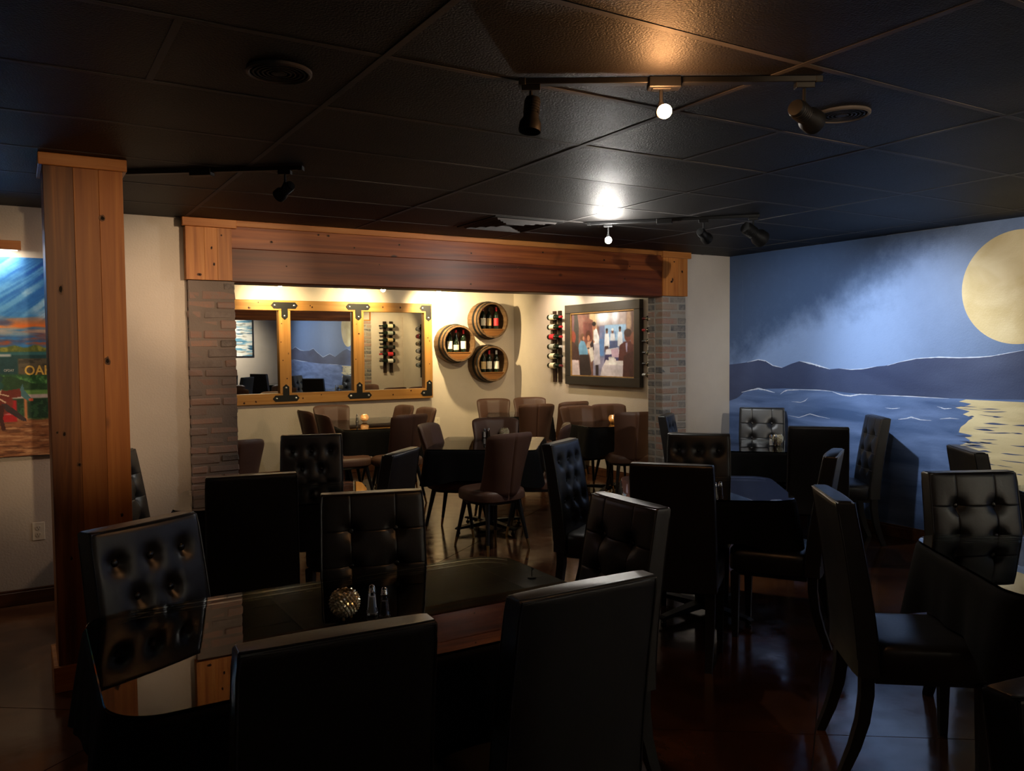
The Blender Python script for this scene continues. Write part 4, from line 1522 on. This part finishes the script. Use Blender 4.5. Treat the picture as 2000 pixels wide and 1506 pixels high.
track_light((1.504, 2.399), (2.364, 1.881), -.02, 'front ceiling track light with one glowing orange bulb',
            [(-.47, (1.30, 2.30, 1.0), .12, .8, ('bulb_off', 0, WARM, 50, .8, None)),
             (-.03, (.9, .5, 1.98), .12, .45, ('bulb_globe', 0, WARM, 165, .6, 'bulb_warm')),
             (.455, (6.22, 2.7, 1.55), .13, .9, ('bulb_spot', L_MURAL * 1.8, NEUT, 44, .8, None))])
track_light((3.592, 4.837), (4.415, 4.001), -.04, 'middle ceiling track light with a white bulb, in front of the mural',
            [(-.38, (1.6, 2.0, 1.5), .13, .45, ('bulb_globe', 0, COOL, 165, .6, 'bulb_cool')),
             (.19, (6.22, 5.0, 1.55), .13, .85, ('bulb_spot', L_MURAL * .8, COOL, 62, .9, None)),
             (.475, (6.22, 4.0, 1.55), .13, 1.25, ('bulb_spot', L_MURAL * 1.2, COOL, 62, .9, None))])
track_light((.42, 4.64), (1.243, 4.048), 0.0, 'left ceiling track light behind the wooden post, one lamp aimed at the wall',
            [(.42, (.35, 6.0, 1.45), .12, .72, ('bulb_spot', L_LEFT, (1, .66, .46), 64, 1.0, None))])
track_light((3.2, .2), (4.2, -.3), 0.0, 'added track light behind the camera brightening the front wall, mural and beam',  # unseen fixture, added to brighten the front wall, mural and left beam
            [(.3, (4.4, YF, 1.7), .12, 1.0, ('bulb_spot', 120, (1, .90, .74), 84, .9, None)),
             (-.02, (6.22, .6, 1.55), .12, 1.0, ('bulb_spot', 90, COOL, 84, .9, None)),
             (-.30, (2.5, 5.95, 2.05), .12, 1.0, ('bulb_spot', 110, (1, .68, .40), 25, .9, None)),
             (-.45, (1.22, 5.95, 2.1), .12, 1.0, ('bulb_spot', 240, (1, .72, .46), 14, .9, None))])
track_light((.2, -.55), (2.4, -1.0), 0.0, 'added track light behind the camera brightening the beam, post and right pier',  # unseen fixture, added to light beam, post and right pier from the front
            [(-.45, (.33, 4.4, 1.75), .12, 1.0, ('bulb_spot', 115, (1, .72, .42), 22, .9, None)),
             (.25, (3.6, 5.95, 2.1), .12, 1.0, ('bulb_spot', 85, (1, .70, .42), 22, .9, None)),
             (.45, (5.62, 5.95, 1.7), .12, 1.0, ('bulb_spot', 190, (1, .92, .80), 22, .9, None))])


def downlight(loc, aim, label, power, col, angle, blend=.7):
    """small ceiling-hung spot of the alcove: thing > canopy, stem, can, bulb"""
    t = thing('ceiling_spotlight', label, 'spotlight', (loc[0], loc[1], CEIL))
    z = loc[2] - CEIL
    MB().lathe([(.05, -.0005), (.05, -.018), (.01, -.022)], 20).build('canopy', M['black_metal'], t, 40)
    MB().tube((0, 0, -.02), (0, 0, z + .03), .006, n=8).build('stem', M['black_metal'], t)
    aimw = (Vector(aim) - Vector(loc)).normalized()
    q = aimw.to_track_quat('Z', 'Y').to_matrix().to_4x4()
    q.translation = (0, 0, z)
    co = MB().lathe([(.01, -.045), (.018, -.043), (.020, -.01), (.017, -.006)], 20).build('socket', M['black_metal'], t, 40)
    co.matrix_local = q
    bo = MB().lathe([(.012, -.006), (.024, .012), (.031, .032), (.029, .047), (.018, .060), (.003, .065)], 16).build('bulb', M['bulb_spot'], co, 179)
    spot('alcove_lamp', Vector(loc) + aimw * .075, aim, power, col, angle, blend, .022)
    return t


AW = (1, .77, .40)
downlight((2.66, 9.52, 2.37), (2.72, 10.2, 2.12), 'alcove spotlight above the left mirror post', L_ALC * .8, AW, 100, 1.0)
downlight((3.94, 9.52, 2.35), (3.80, 10.2, 2.12), 'alcove spotlight above the right mirror post', L_ALC * .8, AW, 100, 1.0)
downlight((4.69, 9.55, 2.35), (5.15, 10.2, 1.95), 'alcove spotlight between the mirror and the barrel shelves', L_ALC * 2.1, AW, 125, 1.0)
downlight((5.55, 8.75, 2.38), (6.22, 8.95, 1.95), 'alcove spotlight facing the left wall rack', L_ALC * .5, (1, .78, .58), 95)
downlight((5.55, 7.95, 2.38), (6.22, 8.05, 1.75), 'alcove spotlight over the waiter painting', L_ALC * .4, (1, .90, .76), 110)
downlight((5.3, 6.9, 2.38), (5.95, 6.15, 1.5), 'added alcove spotlight aimed at the rack behind the pier', L_ALC * .6, AW, 95)  # unseen extra spot, added to light this rack

downlight((3.2, 7.6, 2.36), (3.0, 9.4, .3), 'added alcove fill spotlight hidden behind the beam, left', L_ALC * .72, AW, 150, 1.0)  # out of view, added as fill for the left of the alcove
downlight((4.9, 7.7, 2.36), (5.2, 9.4, .3), 'added alcove fill spotlight hidden behind the beam, right', L_ALC * .72, AW, 150, 1.0)  # out of view, added as fill for the right of the alcove

# ================================================================ CHAIRS
def soft_profile(u, p=10):
    return max(0.0, 1 - abs(u) ** p) ** .5


def black_back(style):
    """tufted upright back; local: front is +y, z up"""
    if style == 'grid':
        rows = [(.870, (-.088, .088)), (.735, (-.088, .088)), (.600, (-.088, .088))]
        seams_u, seams_z = [-.088, .088], [.870, .735, .600]
    else:
        rows = [(.905, (-.125, 0, .125)), (.785, (-.062, .062)), (.665, (-.125, 0, .125)), (.55, (-.062, .062))]
        seams_u, seams_z = [], []
    btn = [(u, z) for z, us in rows for u in us]
    zb, zt = .375, 1.015

    def yc(z):
        q = (z - .42) / (zt - .42)
        return -.195 - .085 * max(q, -.1) ** 1.35 if q > 0 else -.195

    def hw(z):
        return .212 - .010 * (z - zb) / (zt - zb)

    def th(z):
        return .044 - .008 * (z - zb) / (zt - zb)

    us = set(np.linspace(-1, 1, 33).tolist())
    for s_ in seams_u:
        for d in (-.010, -.004, -.0016, 0, .0016, .004, .010):
            us.add((s_ + d) / .208)
    us = sorted(us)
    zsv = set(np.linspace(zb, zt - .010, 46).tolist())
    for s_ in seams_z:
        for d in (-.010, -.004, -.0016, 0, .0016, .004, .010):
            zsv.add(s_ + d)
    zsv = sorted(zsv) + [zt - .006, zt - .003, zt - .001, zt]

    def tuft(x, z):
        d = 0
        for (bu, bz) in btn:
            r = math.hypot(x - bu, z - bz)
            d += .022 * math.exp(-(r / .028) ** 2) + .005 * math.exp(-(r / .052) ** 2)
        for s_ in seams_u:
            if z > .52:
                d += .0024 * math.exp(-((x - s_) / .0021) ** 2) + .0005 * math.exp(-((x - s_) / .012) ** 2)
        for s_ in seams_z:
            d += .0022 * math.exp(-((z - s_) / .0021) ** 2) + .0004 * math.exp(-((z - s_) / .012) ** 2)
        if style != 'grid':
            # soft diagonal creases between buttons
            for i, (bu, bz) in enumerate(btn):
                for (cu, cz) in btn[i + 1:]:
                    L2 = math.hypot(cu - bu, cz - bz)
                    if .1 < L2 < .16 and abs(cz - bz) > .05:
                        px, pz = (cu - bu) / L2, (cz - bz) / L2
                        tt = (x - bu) * px + (z - bz) * pz
                        if 0 < tt < L2:
                            dist = abs((x - bu) * pz - (z - bz) * px)
                            d += .0032 * math.exp(-(dist / .010) ** 2)
        return d

    m = MB()
    rings = []
    nb = 9
    for z in zsv:
        top = max(0.0, (z - (zt - .010)) / .010)
        k = math.sqrt(max(0, 1 - top ** 2.2)) if top > 0 else 1
        k = max(k, .72)
        kz = 1 - .022 * top ** 2
        low = max(0, min(1, (z - .50) / .06))
        c0, w, t_ = yc(z), hw(z) * kz, th(z)
        ring = []
        for u in us:
            e = soft_profile(u, 22)
            bulge = .012 * (1 - u * u) * low
            y = c0 + t_ * k * (.80 + .20 * e) + bulge * k - tuft(u * w, z) * low * k * min(1, e * 1.3)
            ring.append((u * w, y, z))
        for i in range(nb):
            u = 1 - 2 * (i + .0) / (nb - 1)
            e = soft_profile(u * .999, 20)
            ring.append((u * w, c0 - t_ * k * (.84 + .16 * e), z))
        rings.append(ring)
    m.loops(rings)
    return m, btn, lambda x, z: yc(z) + th(z) + .012 * (1 - (x / hw(z)) ** 2) - tuft(x, z)


def make_black(style, label, group):
    t = thing('dining_chair', label, 'chair', (0, 0, 0), 0, group)
    m, btn, sf = black_back(style)
    bk = m.build('backrest', M['leather'], t, 50)
    me = None
    for (u, z) in btn:
        if z < .54:
            continue
        if me is None:
            b = MB().lathe([(.012, -.004), (.0145, .0), (.0125, .005), (.006, .0075), (.001, .008)], 10, axis='y').build('button', M['button'], bk, 179)
            me = b.data
        else:
            b = link('button', me, bk)
        b.location = (u, sf(u, z) + .003, z)
    # welt piping along the edges of the back
    for side in (1, -1):
        path = []
        zz = [.44, .52, .60, .70, .80, .90, .97, 1.004]
        for sx, seq in ((-1, zz), (1, zz[::-1])):
            for z in seq:
                q = (z - .42) / (1.015 - .42)
                yc_ = -.195 - .085 * max(q, 0) ** 1.35
                w_ = .212 - .010 * (z - .375) / .64
                t_ = .044 - .008 * (z - .375) / .64
                path.append((sx * (w_ - (.002 if z < 1 else .006)), yc_ + side * t_ * .86, z + (.004 if z > 1 else 0)))
        pp = MB()
        for a, b in zip(path[:-1], path[1:]):
            pp.tube(a, b, .0038, n=5)
        pp.build('piping', M['leather'], bk, 60)
    s = MB()
    def sring(z, ins):
        pts = []
        for i in range(40):
            a = 2 * PI * i / 40
            ca, sa = math.cos(a), math.sin(a)
            ex = .30
            x = math.copysign(abs(ca) ** ex, ca) * (.216 - ins)
            y = math.copysign(abs(sa) ** ex, sa) * (.213 - ins) + .033
            zz = z
            pts.append((x, y, zz))
        return pts
    s.loops([sring(.372, .004), sring(.378, 0), sring(.455, 0), sring(.475, .004), sring(.487, .016), sring(.493, .05), sring(.497, .11)])
    s.build('seat', M['leather'], t, 50)
    r = MB()
    r.box(-.19, .19, -.165, .215, .345, .372)
    r.build('seat_frame', M['legs'], t)
    for sx in (-1, 1):
        f = MB()
        x, y = sx * .185, .205
        f.loops([[(x - w, y - w, z), (x + w, y - w, z), (x + w, y + w, z), (x - w, y + w, z)] for z, w in ((0, .0145), (.02, .0155), (.36, .0225))])
        f.build('leg', M['legs'], t)
        b = MB()
        x = sx * .178
        rg = []
        for z, yy, w in ((.372, -.195, .0235), (.30, -.195, .0235), (.2, -.208, .022), (.1, -.236, .020), (0, -.275, .017)):
            rg.append([(x - w, yy - w, z), (x + w, yy - w, z), (x + w, yy + w, z), (x - w, yy + w, z)][::-1])
        b.loops(rg)
        b.build('leg', M['legs'], t, 40)
    return t


def brown_shell():
    zb, zt = .43, .94
    nu, nv = 45, 26
    TH = .045

    def pos(u, q):
        """u -1..1 across, q 0..1 up"""
        z = zb + (zt - zb) * q
        w = .165 + .062 * q ** 1.4 + .02 * (1 - q) ** 3
        ang = u * 1.12
        wrap = .105 * (1 - .35 * q) + .05 * (1 - q) ** 2
        x = w * math.sin(ang) / math.sin(1.12)
        y = -.215 - .085 * q ** 1.2 + wrap * (1 - math.cos(ang)) / (1 - math.cos(1.12))
        return Vector((x, y, z)), Vector((-math.sin(ang) * .9, math.cos(ang), 0)).normalized()

    rings = []
    for i in range(nu):
        u = -1 + 2 * i / (nu - 1)
        col_f, col_b = [], []
        for j in range(nv):
            q = j / (nv - 1)
            qq = q * (1 - .055 * abs(u) ** 5) - (.012 * (1 - u * u) if q > .98 else 0) * 0
            p, n = pos(u * (1 - .05 * max(0, (q - .8) / .2) ** 3), qq)
            e = soft_profile(2 * q - 1, 14) * soft_profile(u, 8)
            tk = TH * (.25 + .75 * e)
            chn = .010 * (abs(math.cos(1.5 * PI * u)) ** .5 - .6) * min(1, (1 - q) * 8) * (1 if abs(u) < .98 else 0)
            seam = .012 * math.exp(-(u / .022) ** 2) * min(1, (1 - q) * 10)
            col_f.append(p + n * (tk * .55 + chn))
            col_b.append(p - n * (tk * .45 - seam))
        rings.append(col_f + col_b[::-1])
    m = MB()
    m.loops(rings)
    return m


def make_brown(label, group):
    t = thing('upholstered_chair', label, 'chair', (0, 0, 0), 0, group)
    brown_shell().build('backrest', M['brown'], t, 60)
    s = MB()

    def sring(z, ins, k=1):
        pts = []
        for i in range(36):
            a = 2 * PI * i / 36
            ca, sa = math.cos(a), math.sin(a)
            x = math.copysign(abs(ca) ** .62, ca) * (.238 - ins)
            y = math.copysign(abs(sa) ** .62, sa) * (.232 - ins) + .012
            pts.append((x, y, z))
        return pts
    s.loops([sring(.395, .02), sring(.405, .004), sring(.45, 0), sring(.475, .008), sring(.488, .03), sring(.494, .08)])
    s.build('seat', M['brown'], t, 50)
    b = MB()
    b.loops([sring(.372, .045), sring(.394, .03)])
    b.build('seat_frame', M['legs'], t)
    for sx in (-1, 1):
        for sy in (-1, 1):
            a = Vector((sx * .15, .012 + sy * .15, .385))
            f = Vector((sx * .205, .012 + sy * .225, 0))
            md = a + (f - a) * .80
            l = MB().tube(a, md, .021, .0125, 12).build('leg', M['legs'], t, 60)
            MB().tube(md, f, .0122, .0095, 12).build('brass_tip', M['brass'], l, 60)
    return t


GB_, GR_ = 'black tufted dining chairs', 'brown upholstered chairs in the alcove'
_ch = {}


def chair(kind, M2, face, label):
    """M2: ground point under the middle of the back's top edge; face: heading in degrees"""
    f = math.radians(face)
    d = .276 if kind != 'brown' else .30
    loc = (M2[0] + math.cos(f) * d, M2[1] + math.sin(f) * d, 0)
    rot = (0, 0, f - PI / 2)
    g = GR_ if kind == 'brown' else GB_
    if kind not in _ch:
        o = make_brown(label, g) if kind == 'brown' else make_black(kind, label, g)
        o.location, o.rotation_euler = loc, rot
        _ch[kind] = o
        return o
    return dup(_ch[kind], loc, rot, label, g)


k = .974
S = lambda x, y: (x * k, y * k)
# front table
chair('diamond', S(.36, 3.08), -62, 'black tufted chair with five visible buttons, against the wooden post')
chair('grid', S(1.25, 3.19), -107, 'glossy black two button chair behind the front table, beside the salt shakers')
chair('grid', S(.56, 1.63), 86, 'black chair back nearest the camera at left, hiding part of the front table')
chair('grid', S(1.19, 1.63), 90, 'black chair back nearest the camera at the middle bottom of the photo')
chair('grid', S(2.01, 2.46), 178, 'glossy black two button chair at the right end of the front table')
# left middle table
chair('grid', S(.95, 3.96), 79, 'plain black chair back standing before the left brick pier')
chair('diamond', S(1.77, 5.64), -111, 'black chair with three buttons over two at the far side of the left middle table')
chair('grid', S(1.91, 4.40), 134, 'black chair turned away with pale top edge, left of the open floor')
chair('grid', S(.49, 5.33), -31, 'black tufted chair against the left wall, half hidden by the wooden post')
# right middle table
chair('grid', S(2.81, 3.10), 39, 'black chair back nearest in the centre right group, before the pepper shaker')
chair('diamond', S(3.98, 4.12), -137, 'dark chair with three buttons facing us below the right brick pier')
chair('diamond', S(2.95, 4.28), -59, 'black many buttoned chair turned right, in the middle of the room')
chair('grid', S(3.85, 2.94), 122, 'black chair seen edge on at the right of the centre right table')
# corner table
chair('grid', S(5.01, 3.96), 42, 'black chair back in front of the mural hills near the corner')
chair('grid', S(6.17, 5.53), -138, 'shiny two button chair in the corner where the mural begins')
chair('diamond', S(4.89, 5.46), -52, 'narrow chair seen edge on against the right brick pier')
chair('grid', S(6.12, 4.25), 143, 'black chair casting a shadow on the mural water')
# right front table
chair('grid', S(2.77, 2.12), -39, 'large black chair in the right foreground seen from behind and the side')
chair('grid', S(3.76, 2.14), -118, 'brown lit two button chair reflected in the right front table')
chair('grid', S(4.58, 2.62), -40, 'black chair whose top stands before the moonlight on the mural water')
chair('diamond', S(1.60, .70), -100, 'black chair of which only a corner shows at the lower right photo edge')

# alcove
kb = .97
B = lambda x, y: (x * kb, y * kb)
chair('brown', B(1.42, 6.33), 95, 'brown chair back just right of the left brick pier')
chair('brown', B(2.74, 9.12), 2, 'brown chair seen side on under the mirror, farther of the left pair')
chair('brown', B(2.72, 8.46), -2, 'brown chair seen side on under the mirror, nearer of the left pair')
chair('brown', B(3.33, 9.86), -92, 'wide brown chair back at the far end of the table under the mirror')
chair('brown', B(3.54, 7.83), 100, 'dark brown chair back at the near end of the table under the mirror')
chair('brown', B(4.10, 9.20), 184, 'pale lit channelled chair right of the mirror table, left one of two')
chair('brown', B(4.14, 8.66), 182, 'pale lit channelled chair right of the mirror table, right one of two')
chair('brown', B(3.15, 6.77), -48, 'brown chair with three channels facing right at the middle alcove table')
chair('brown', B(4.02, 6.97), -115, 'brown chair behind the salt shakers of the middle alcove table')
chair('brown', B(3.38, 5.54), 97, 'large brown chair back with centre seam nearest the open floor')
chair('brown', B(4.22, 5.98), 143, 'tan edge of a brown chair behind the many buttoned black chair')
chair('brown', B(5.58, 9.72), -114, 'brown chair below the bottom barrel shelf at the corner table')
chair('brown', B(6.12, 9.66), -112, 'brown chair in the alcove corner behind the tiny candle flame')
chair('brown', B(5.43, 8.36), 72, 'dark brown chair back in front of the corner table')
chair('brown', B(5.62, 7.88), -97, 'brown chair behind the right alcove table, left one of two')
chair('brown', B(6.08, 7.86), -103, 'brown chair behind the glowing candle of the right alcove table')
chair('brown', B(6.08, 8.46), 88, 'brown chair whose top edge shows above the pair at the right alcove table')
chair('brown', B(5.55, 6.65), 66, 'brown chair back beside the right brick pier')

# ================================================================ TABLES
def rrect(w, d, r, n=8):
    pts = []
    for (cx, cy_, a0) in ((w / 2 - r, d / 2 - r, 0), (-w / 2 + r, d / 2 - r, 90), (-w / 2 + r, -d / 2 + r, 180), (w / 2 - r, -d / 2 + r, 270)):
        for i in range(n + 1):
            a = math.radians(a0 + 90 * i / n)
            pts.append((cx + r * math.cos(a), cy_ + r * math.sin(a)))
    return pts


def table(cx, cy_, w, d, rot, nm, r=.10, drop=.24, cdrop=.34, bases=1, seed=1, rg=None):
    rz = math.radians(rot)
    loc = (cx, cy_, 0)
    t = thing('dining_table', 'black pedestal base of the %s' % nm, 'table', loc, rz, 'pedestal tables under black cloths')
    m = MB()
    pr_ = rrect(w - .012, d - .012, r)
    m.prism(pr_, lambda a, b: (a, b, .712), lambda a, b: (a, b, .744))
    m.build('tabletop', M['matte_black'], t)
    for bx in ((0,) if bases == 1 else (-w * .28, w * .28)):
        MB().lathe([(.075, .045), (.06, .055), (.038, .065), (.038, .68), (.11, .69), (.11, .711)], 20, (bx, 0, 0)).build('column', M['black_metal'], t, 40)
        for a in range(4):
            an = PI / 4 + a * PI / 2 if bases == 1 else a * PI / 2
            ca, sa = math.cos(an), math.sin(an)
            ln = .36 if bases == 1 else (.33 if a % 2 else .2)
            rg_ = []
            for q, h0, h1, ww in ((.03, .035, .075, .032), (.6, .035, .062, .027), (.93, .034, .052, .022), (1.0, .033, .042, .018)):
                px, py = bx + ca * ln * q, sa * ln * q
                rg_.append([(px - sa * ww, py + ca * ww, h0), (px + sa * ww, py - ca * ww, h0), (px + sa * ww, py - ca * ww, h1), (px - sa * ww, py + ca * ww, h1)])
            f = MB().loops(rg_).build('foot', M['black_metal'], t)
            px, py = bx + ca * ln * .93, sa * ln * .93
            MB().lathe([(.017, 0), (.017, .01), (.006, .014), (.006, .034)], 10, (px, py, 0)).build('glide', M['black_metal'], f)
    # cloth
    rnd = random.Random(seed)
    n = 160
    base = rrect(w, d, r, 10)
    per = []
    tot = 0
    for i in range(len(base)):
        a, b = base[i], base[(i + 1) % len(base)]
        per.append((tot, a, b))
        tot += math.hypot(b[0] - a[0], b[1] - a[1])

    def at(s):
        s %= tot
        for k_, (s0, a, b) in enumerate(per):
            l = math.hypot(b[0] - a[0], b[1] - a[1])
            if s <= s0 + l + 1e-9:
                q = (s - s0) / max(l, 1e-9)
                return (a[0] + (b[0] - a[0]) * q, a[1] + (b[1] - a[1]) * q)
        return base[0]
    ph = [rnd.uniform(0, 6.28) for _ in range(4)]
    loop = []
    for i in range(n):
        p = at(tot * i / n)
        ex, ey = abs(p[0]) - (w / 2 - r * 1.0), abs(p[1]) - (d / 2 - r * 1.0)
        cor = max(0, min(1, min(ex, ey) / (r * .29) + .0)) if (ex > 0 and ey > 0) else 0
        # distance to nearest corner along the edge
        dc = min(math.hypot(abs(p[0]) - w / 2, abs(p[1]) - d / 2), .5)
        cz = max(0, 1 - dc / .30)
        nx, ny = p[0] / (w / 2), p[1] / (d / 2)
        if abs(nx) > .999:
            nrm = (math.copysign(1, nx), 0)
        elif abs(ny) > .999:
            nrm = (0, math.copysign(1, ny))
        else:
            qx, qy = p[0] - math.copysign(w / 2 - r, p[0]), p[1] - math.copysign(d / 2 - r, p[1])
            l = math.hypot(qx, qy) or 1
            nrm = (qx / l, qy / l)
        s = tot * i / n
        wv = math.sin(s * 21 + ph[0]) * .5 + math.sin(s * 37 + ph[1]) * .3 + math.sin(s * 9 + ph[2]) * .4
        loop.append((p, nrm, cz, wv))
    rings = []
    zt = .7485
    top_in = [(p[0] * .5, p[1] * .5, zt) for p, *_ in loop]
    rings.append(top_in)
    rings.append([(p[0], p[1], zt) for p, *_ in loop])
    for q in (.03, .12, .3, .5, .75, 1.0):
        ring = []
        for p, nrm, cz, wv in loop:
            ln = (drop + (cdrop - drop) * cz ** 1.2) * q
            out = .006 + .05 * q ** .9 * (.35 + .9 * cz) + .016 * wv * q
            ring.append((p[0] + nrm[0] * out, p[1] + nrm[1] * out, zt - .004 - ln))
        rings.append(ring)
    cl = MB()
    cl.loops(rings, 0, True, False)
    co = cl.build('tablecloth', M['cloth'], None, 60)
    co.location, co.rotation_euler = (cx, cy_, 0), (0, 0, rz)
    tag(co, 'black cloth draped over the %s' % nm, 'tablecloth', 'black tablecloths')
    g = MB()
    go = rrect(w - .004, d - .004, r if rg is None else rg, 10)
    gi = rrect(w - .010, d - .010, (r if rg is None else rg) - .003, 10)
    g.loops([[(a, b, .7500) for a, b in gi], [(a, b, .7515) for a, b in go], [(a, b, .7560) for a, b in go], [(a, b, .7575) for a, b in gi]])
    g = g.build('glass_tabletop', M['glass_top'])
    g.location, g.rotation_euler = (cx, cy_, 0), (0, 0, rz)
    tag(g, 'clear glass sheet covering the %s' % nm, 'glass top', 'glass sheets on the tables')
    return t


table(.905, 2.425, 1.50, .89, -.5, 'front left table nearest the camera', .13, .24, .32, 2, 1)
table(1.27, 4.74, 1.06, .74, -14, 'left middle table before the left brick pier', .12, .24, .33, 1, 2)
table(3.47, 3.57, .94, .88, -38, 'centre right table with the pepper shaker', .14, .22, .32, 1, 3)
table(5.42, 4.75, .90, .88, -44, 'corner table under the start of the mural', .14, .22, .32, 1, 4)
table(3.42, 1.50, .94, .96, -36, 'right front table reflecting the moon', .16, .24, .37, 1, 5)
table(5.05, 2.0, .9, .9, -38, 'table beyond the right photo edge beside the mural', .14, .24, .34, 1, 6)
table(3.46, 8.88, .90, 1.50, -7, 'long alcove table under the mirror', .08, .26, .34, 2, 7)
table(3.58, 6.32, .93, 1.02, -38, 'middle alcove table at the opening', .05, .24, .30, 1, 8)
table(5.50, 8.90, .82, .82, -32, 'corner alcove table below the barrel shelves', .08, .24, .32, 1, 9)
table(5.62, 7.20, .82, .74, -11, 'right alcove table below the waiter painting', .08, .24, .32, 1, 10)

# ================================================================ TABLE ITEMS
TZ = .7578


def make_candle(lit, label):
    t = thing('candle_holder', label, 'candle holder', (0, 0, 0), 0, 'crystal ball candle holders')
    m = MB()
    R0 = .043
    n = 230
    rnd = random.Random(5)
    for i in range(n):
        z = 1 - 2 * (i + .5) / n
        if z > .80 or z < -.93:
            continue
        rr = math.sqrt(1 - z * z)
        a = i * 2.399963
        d = Vector((rr * math.cos(a), rr * math.sin(a), z))
        c_ = d * R0
        u = d.orthogonal().normalized()
        u = Matrix.Rotation(rnd.uniform(0, 6), 3, d) @ u
        w = d.cross(u)
        s = .0072
        pts = [c_ + d * .006] + [c_ + (u * math.cos(2 * PI * q / 6) + w * math.sin(2 * PI * q / 6)) * s for q in range(6)] + [c_ - d * .004]
        fs = [(0, 1 + q, 1 + (q + 1) % 6) for q in range(6)] + [(7, 1 + (q + 1) % 6, 1 + q) for q in range(6)]
        m.add([(p.x, p.y, p.z + .052) for p in pts], fs)
    b = m.build('crystal_beads', M['crystal_lit' if lit else 'crystal'], t)
    b['kind'] = 'stuff'
    for k_ in range(3):
        a = k_ * 2 * PI / 3
        MB().lathe([(.002, 0), (.004, .0015), (.004, .006), (.002, .010)], 8, (.02 * math.cos(a), .02 * math.sin(a), 0)).build('foot', M['brass'], t)
    MB().lathe([(.018, .014), (.019, .016), (.019, .045), (.015, .044)], 14).build('candle', M['wax'], t, 40)
    if lit:
        MB().lathe([(.0015, .045), (.005, .052), (.0055, .060), (.003, .072), (.0005, .085)], 10).build('flame', M['flame'], t, 179)
    return t


def make_shaker(kind, label):
    t = thing('salt_shaker' if kind == 'salt' else 'pepper_shaker', label, 'shaker', (0, 0, 0), 0, 'glass salt and pepper shakers')
    MB().lathe([(.017, 0), (.0195, .004), (.0195, .010), (.0155, .020), (.0115, .066), (.0118, .070), (.0105, .072)], 8).build('glass_body', M['glass'], t)
    h = .056 if kind == 'salt' else .050
    MB().lathe([(.0115, .006), (.0125, .012), (.0118, .02), (.0085 + (.056 - h) * .1, h), (.002, h + .001)], 8).build('contents', M['salt' if kind == 'salt' else 'pepper'], t)
    MB().lathe([(.0118, .0705), (.0122, .073), (.0108, .075), (.0102, .083), (.0085, .089), (.005, .0925), (.001, .0935)], 14).build('cap', M['chrome'], t, 50)
    return t


_it = {}


def item(kind, x, y, label):
    if kind not in _it:
        o = make_candle(kind == 'lit', label) if kind in ('lit', 'unlit') else make_shaker(kind, label)
        o.location = (x, y, TZ)
        _it[kind] = o
        return o
    return dup(_it[kind], (x, y, TZ), (0, 0, random.uniform(0, 6)), label)


def setting(c, s, p, lit, where):
    if c:
        item('lit' if lit else 'unlit', c[0], c[1], '%s crystal ball candle holder on the %s' % ('glowing' if lit else 'unlit', where))
    if s:
        item('salt', s[0], s[1], 'glass salt shaker on the %s' % where)
    if p:
        item('pepper', p[0], p[1], 'glass pepper shaker on the %s' % where)


setting((.848, 2.405), (.935, 2.40), (.958, 2.355), False, 'front left table nearest the camera')
setting((3.20, 3.42), (3.235, 3.225), (3.275, 3.225), False, 'centre right table')
setting((5.50, 4.755), (5.398, 4.74), (5.445, 4.735), False, 'corner table under the mural')
setting((1.18, 4.78), (1.08, 4.75), None, False, 'left middle table')
setting((3.46, 9.02), (3.385, 9.06), None, True, 'long alcove table under the mirror')
setting((3.92, 6.62), (3.75, 6.70), (3.80, 6.71), False, 'middle alcove table')
setting((5.80, 9.02), (5.88, 9.10), (5.92, 9.08), True, 'corner alcove table')
setting((5.66, 7.20), (5.78, 7.24), None, True, 'right alcove table')
setting((3.62, 1.35), (3.70, 1.48), (3.73, 1.43), False, 'right front table')
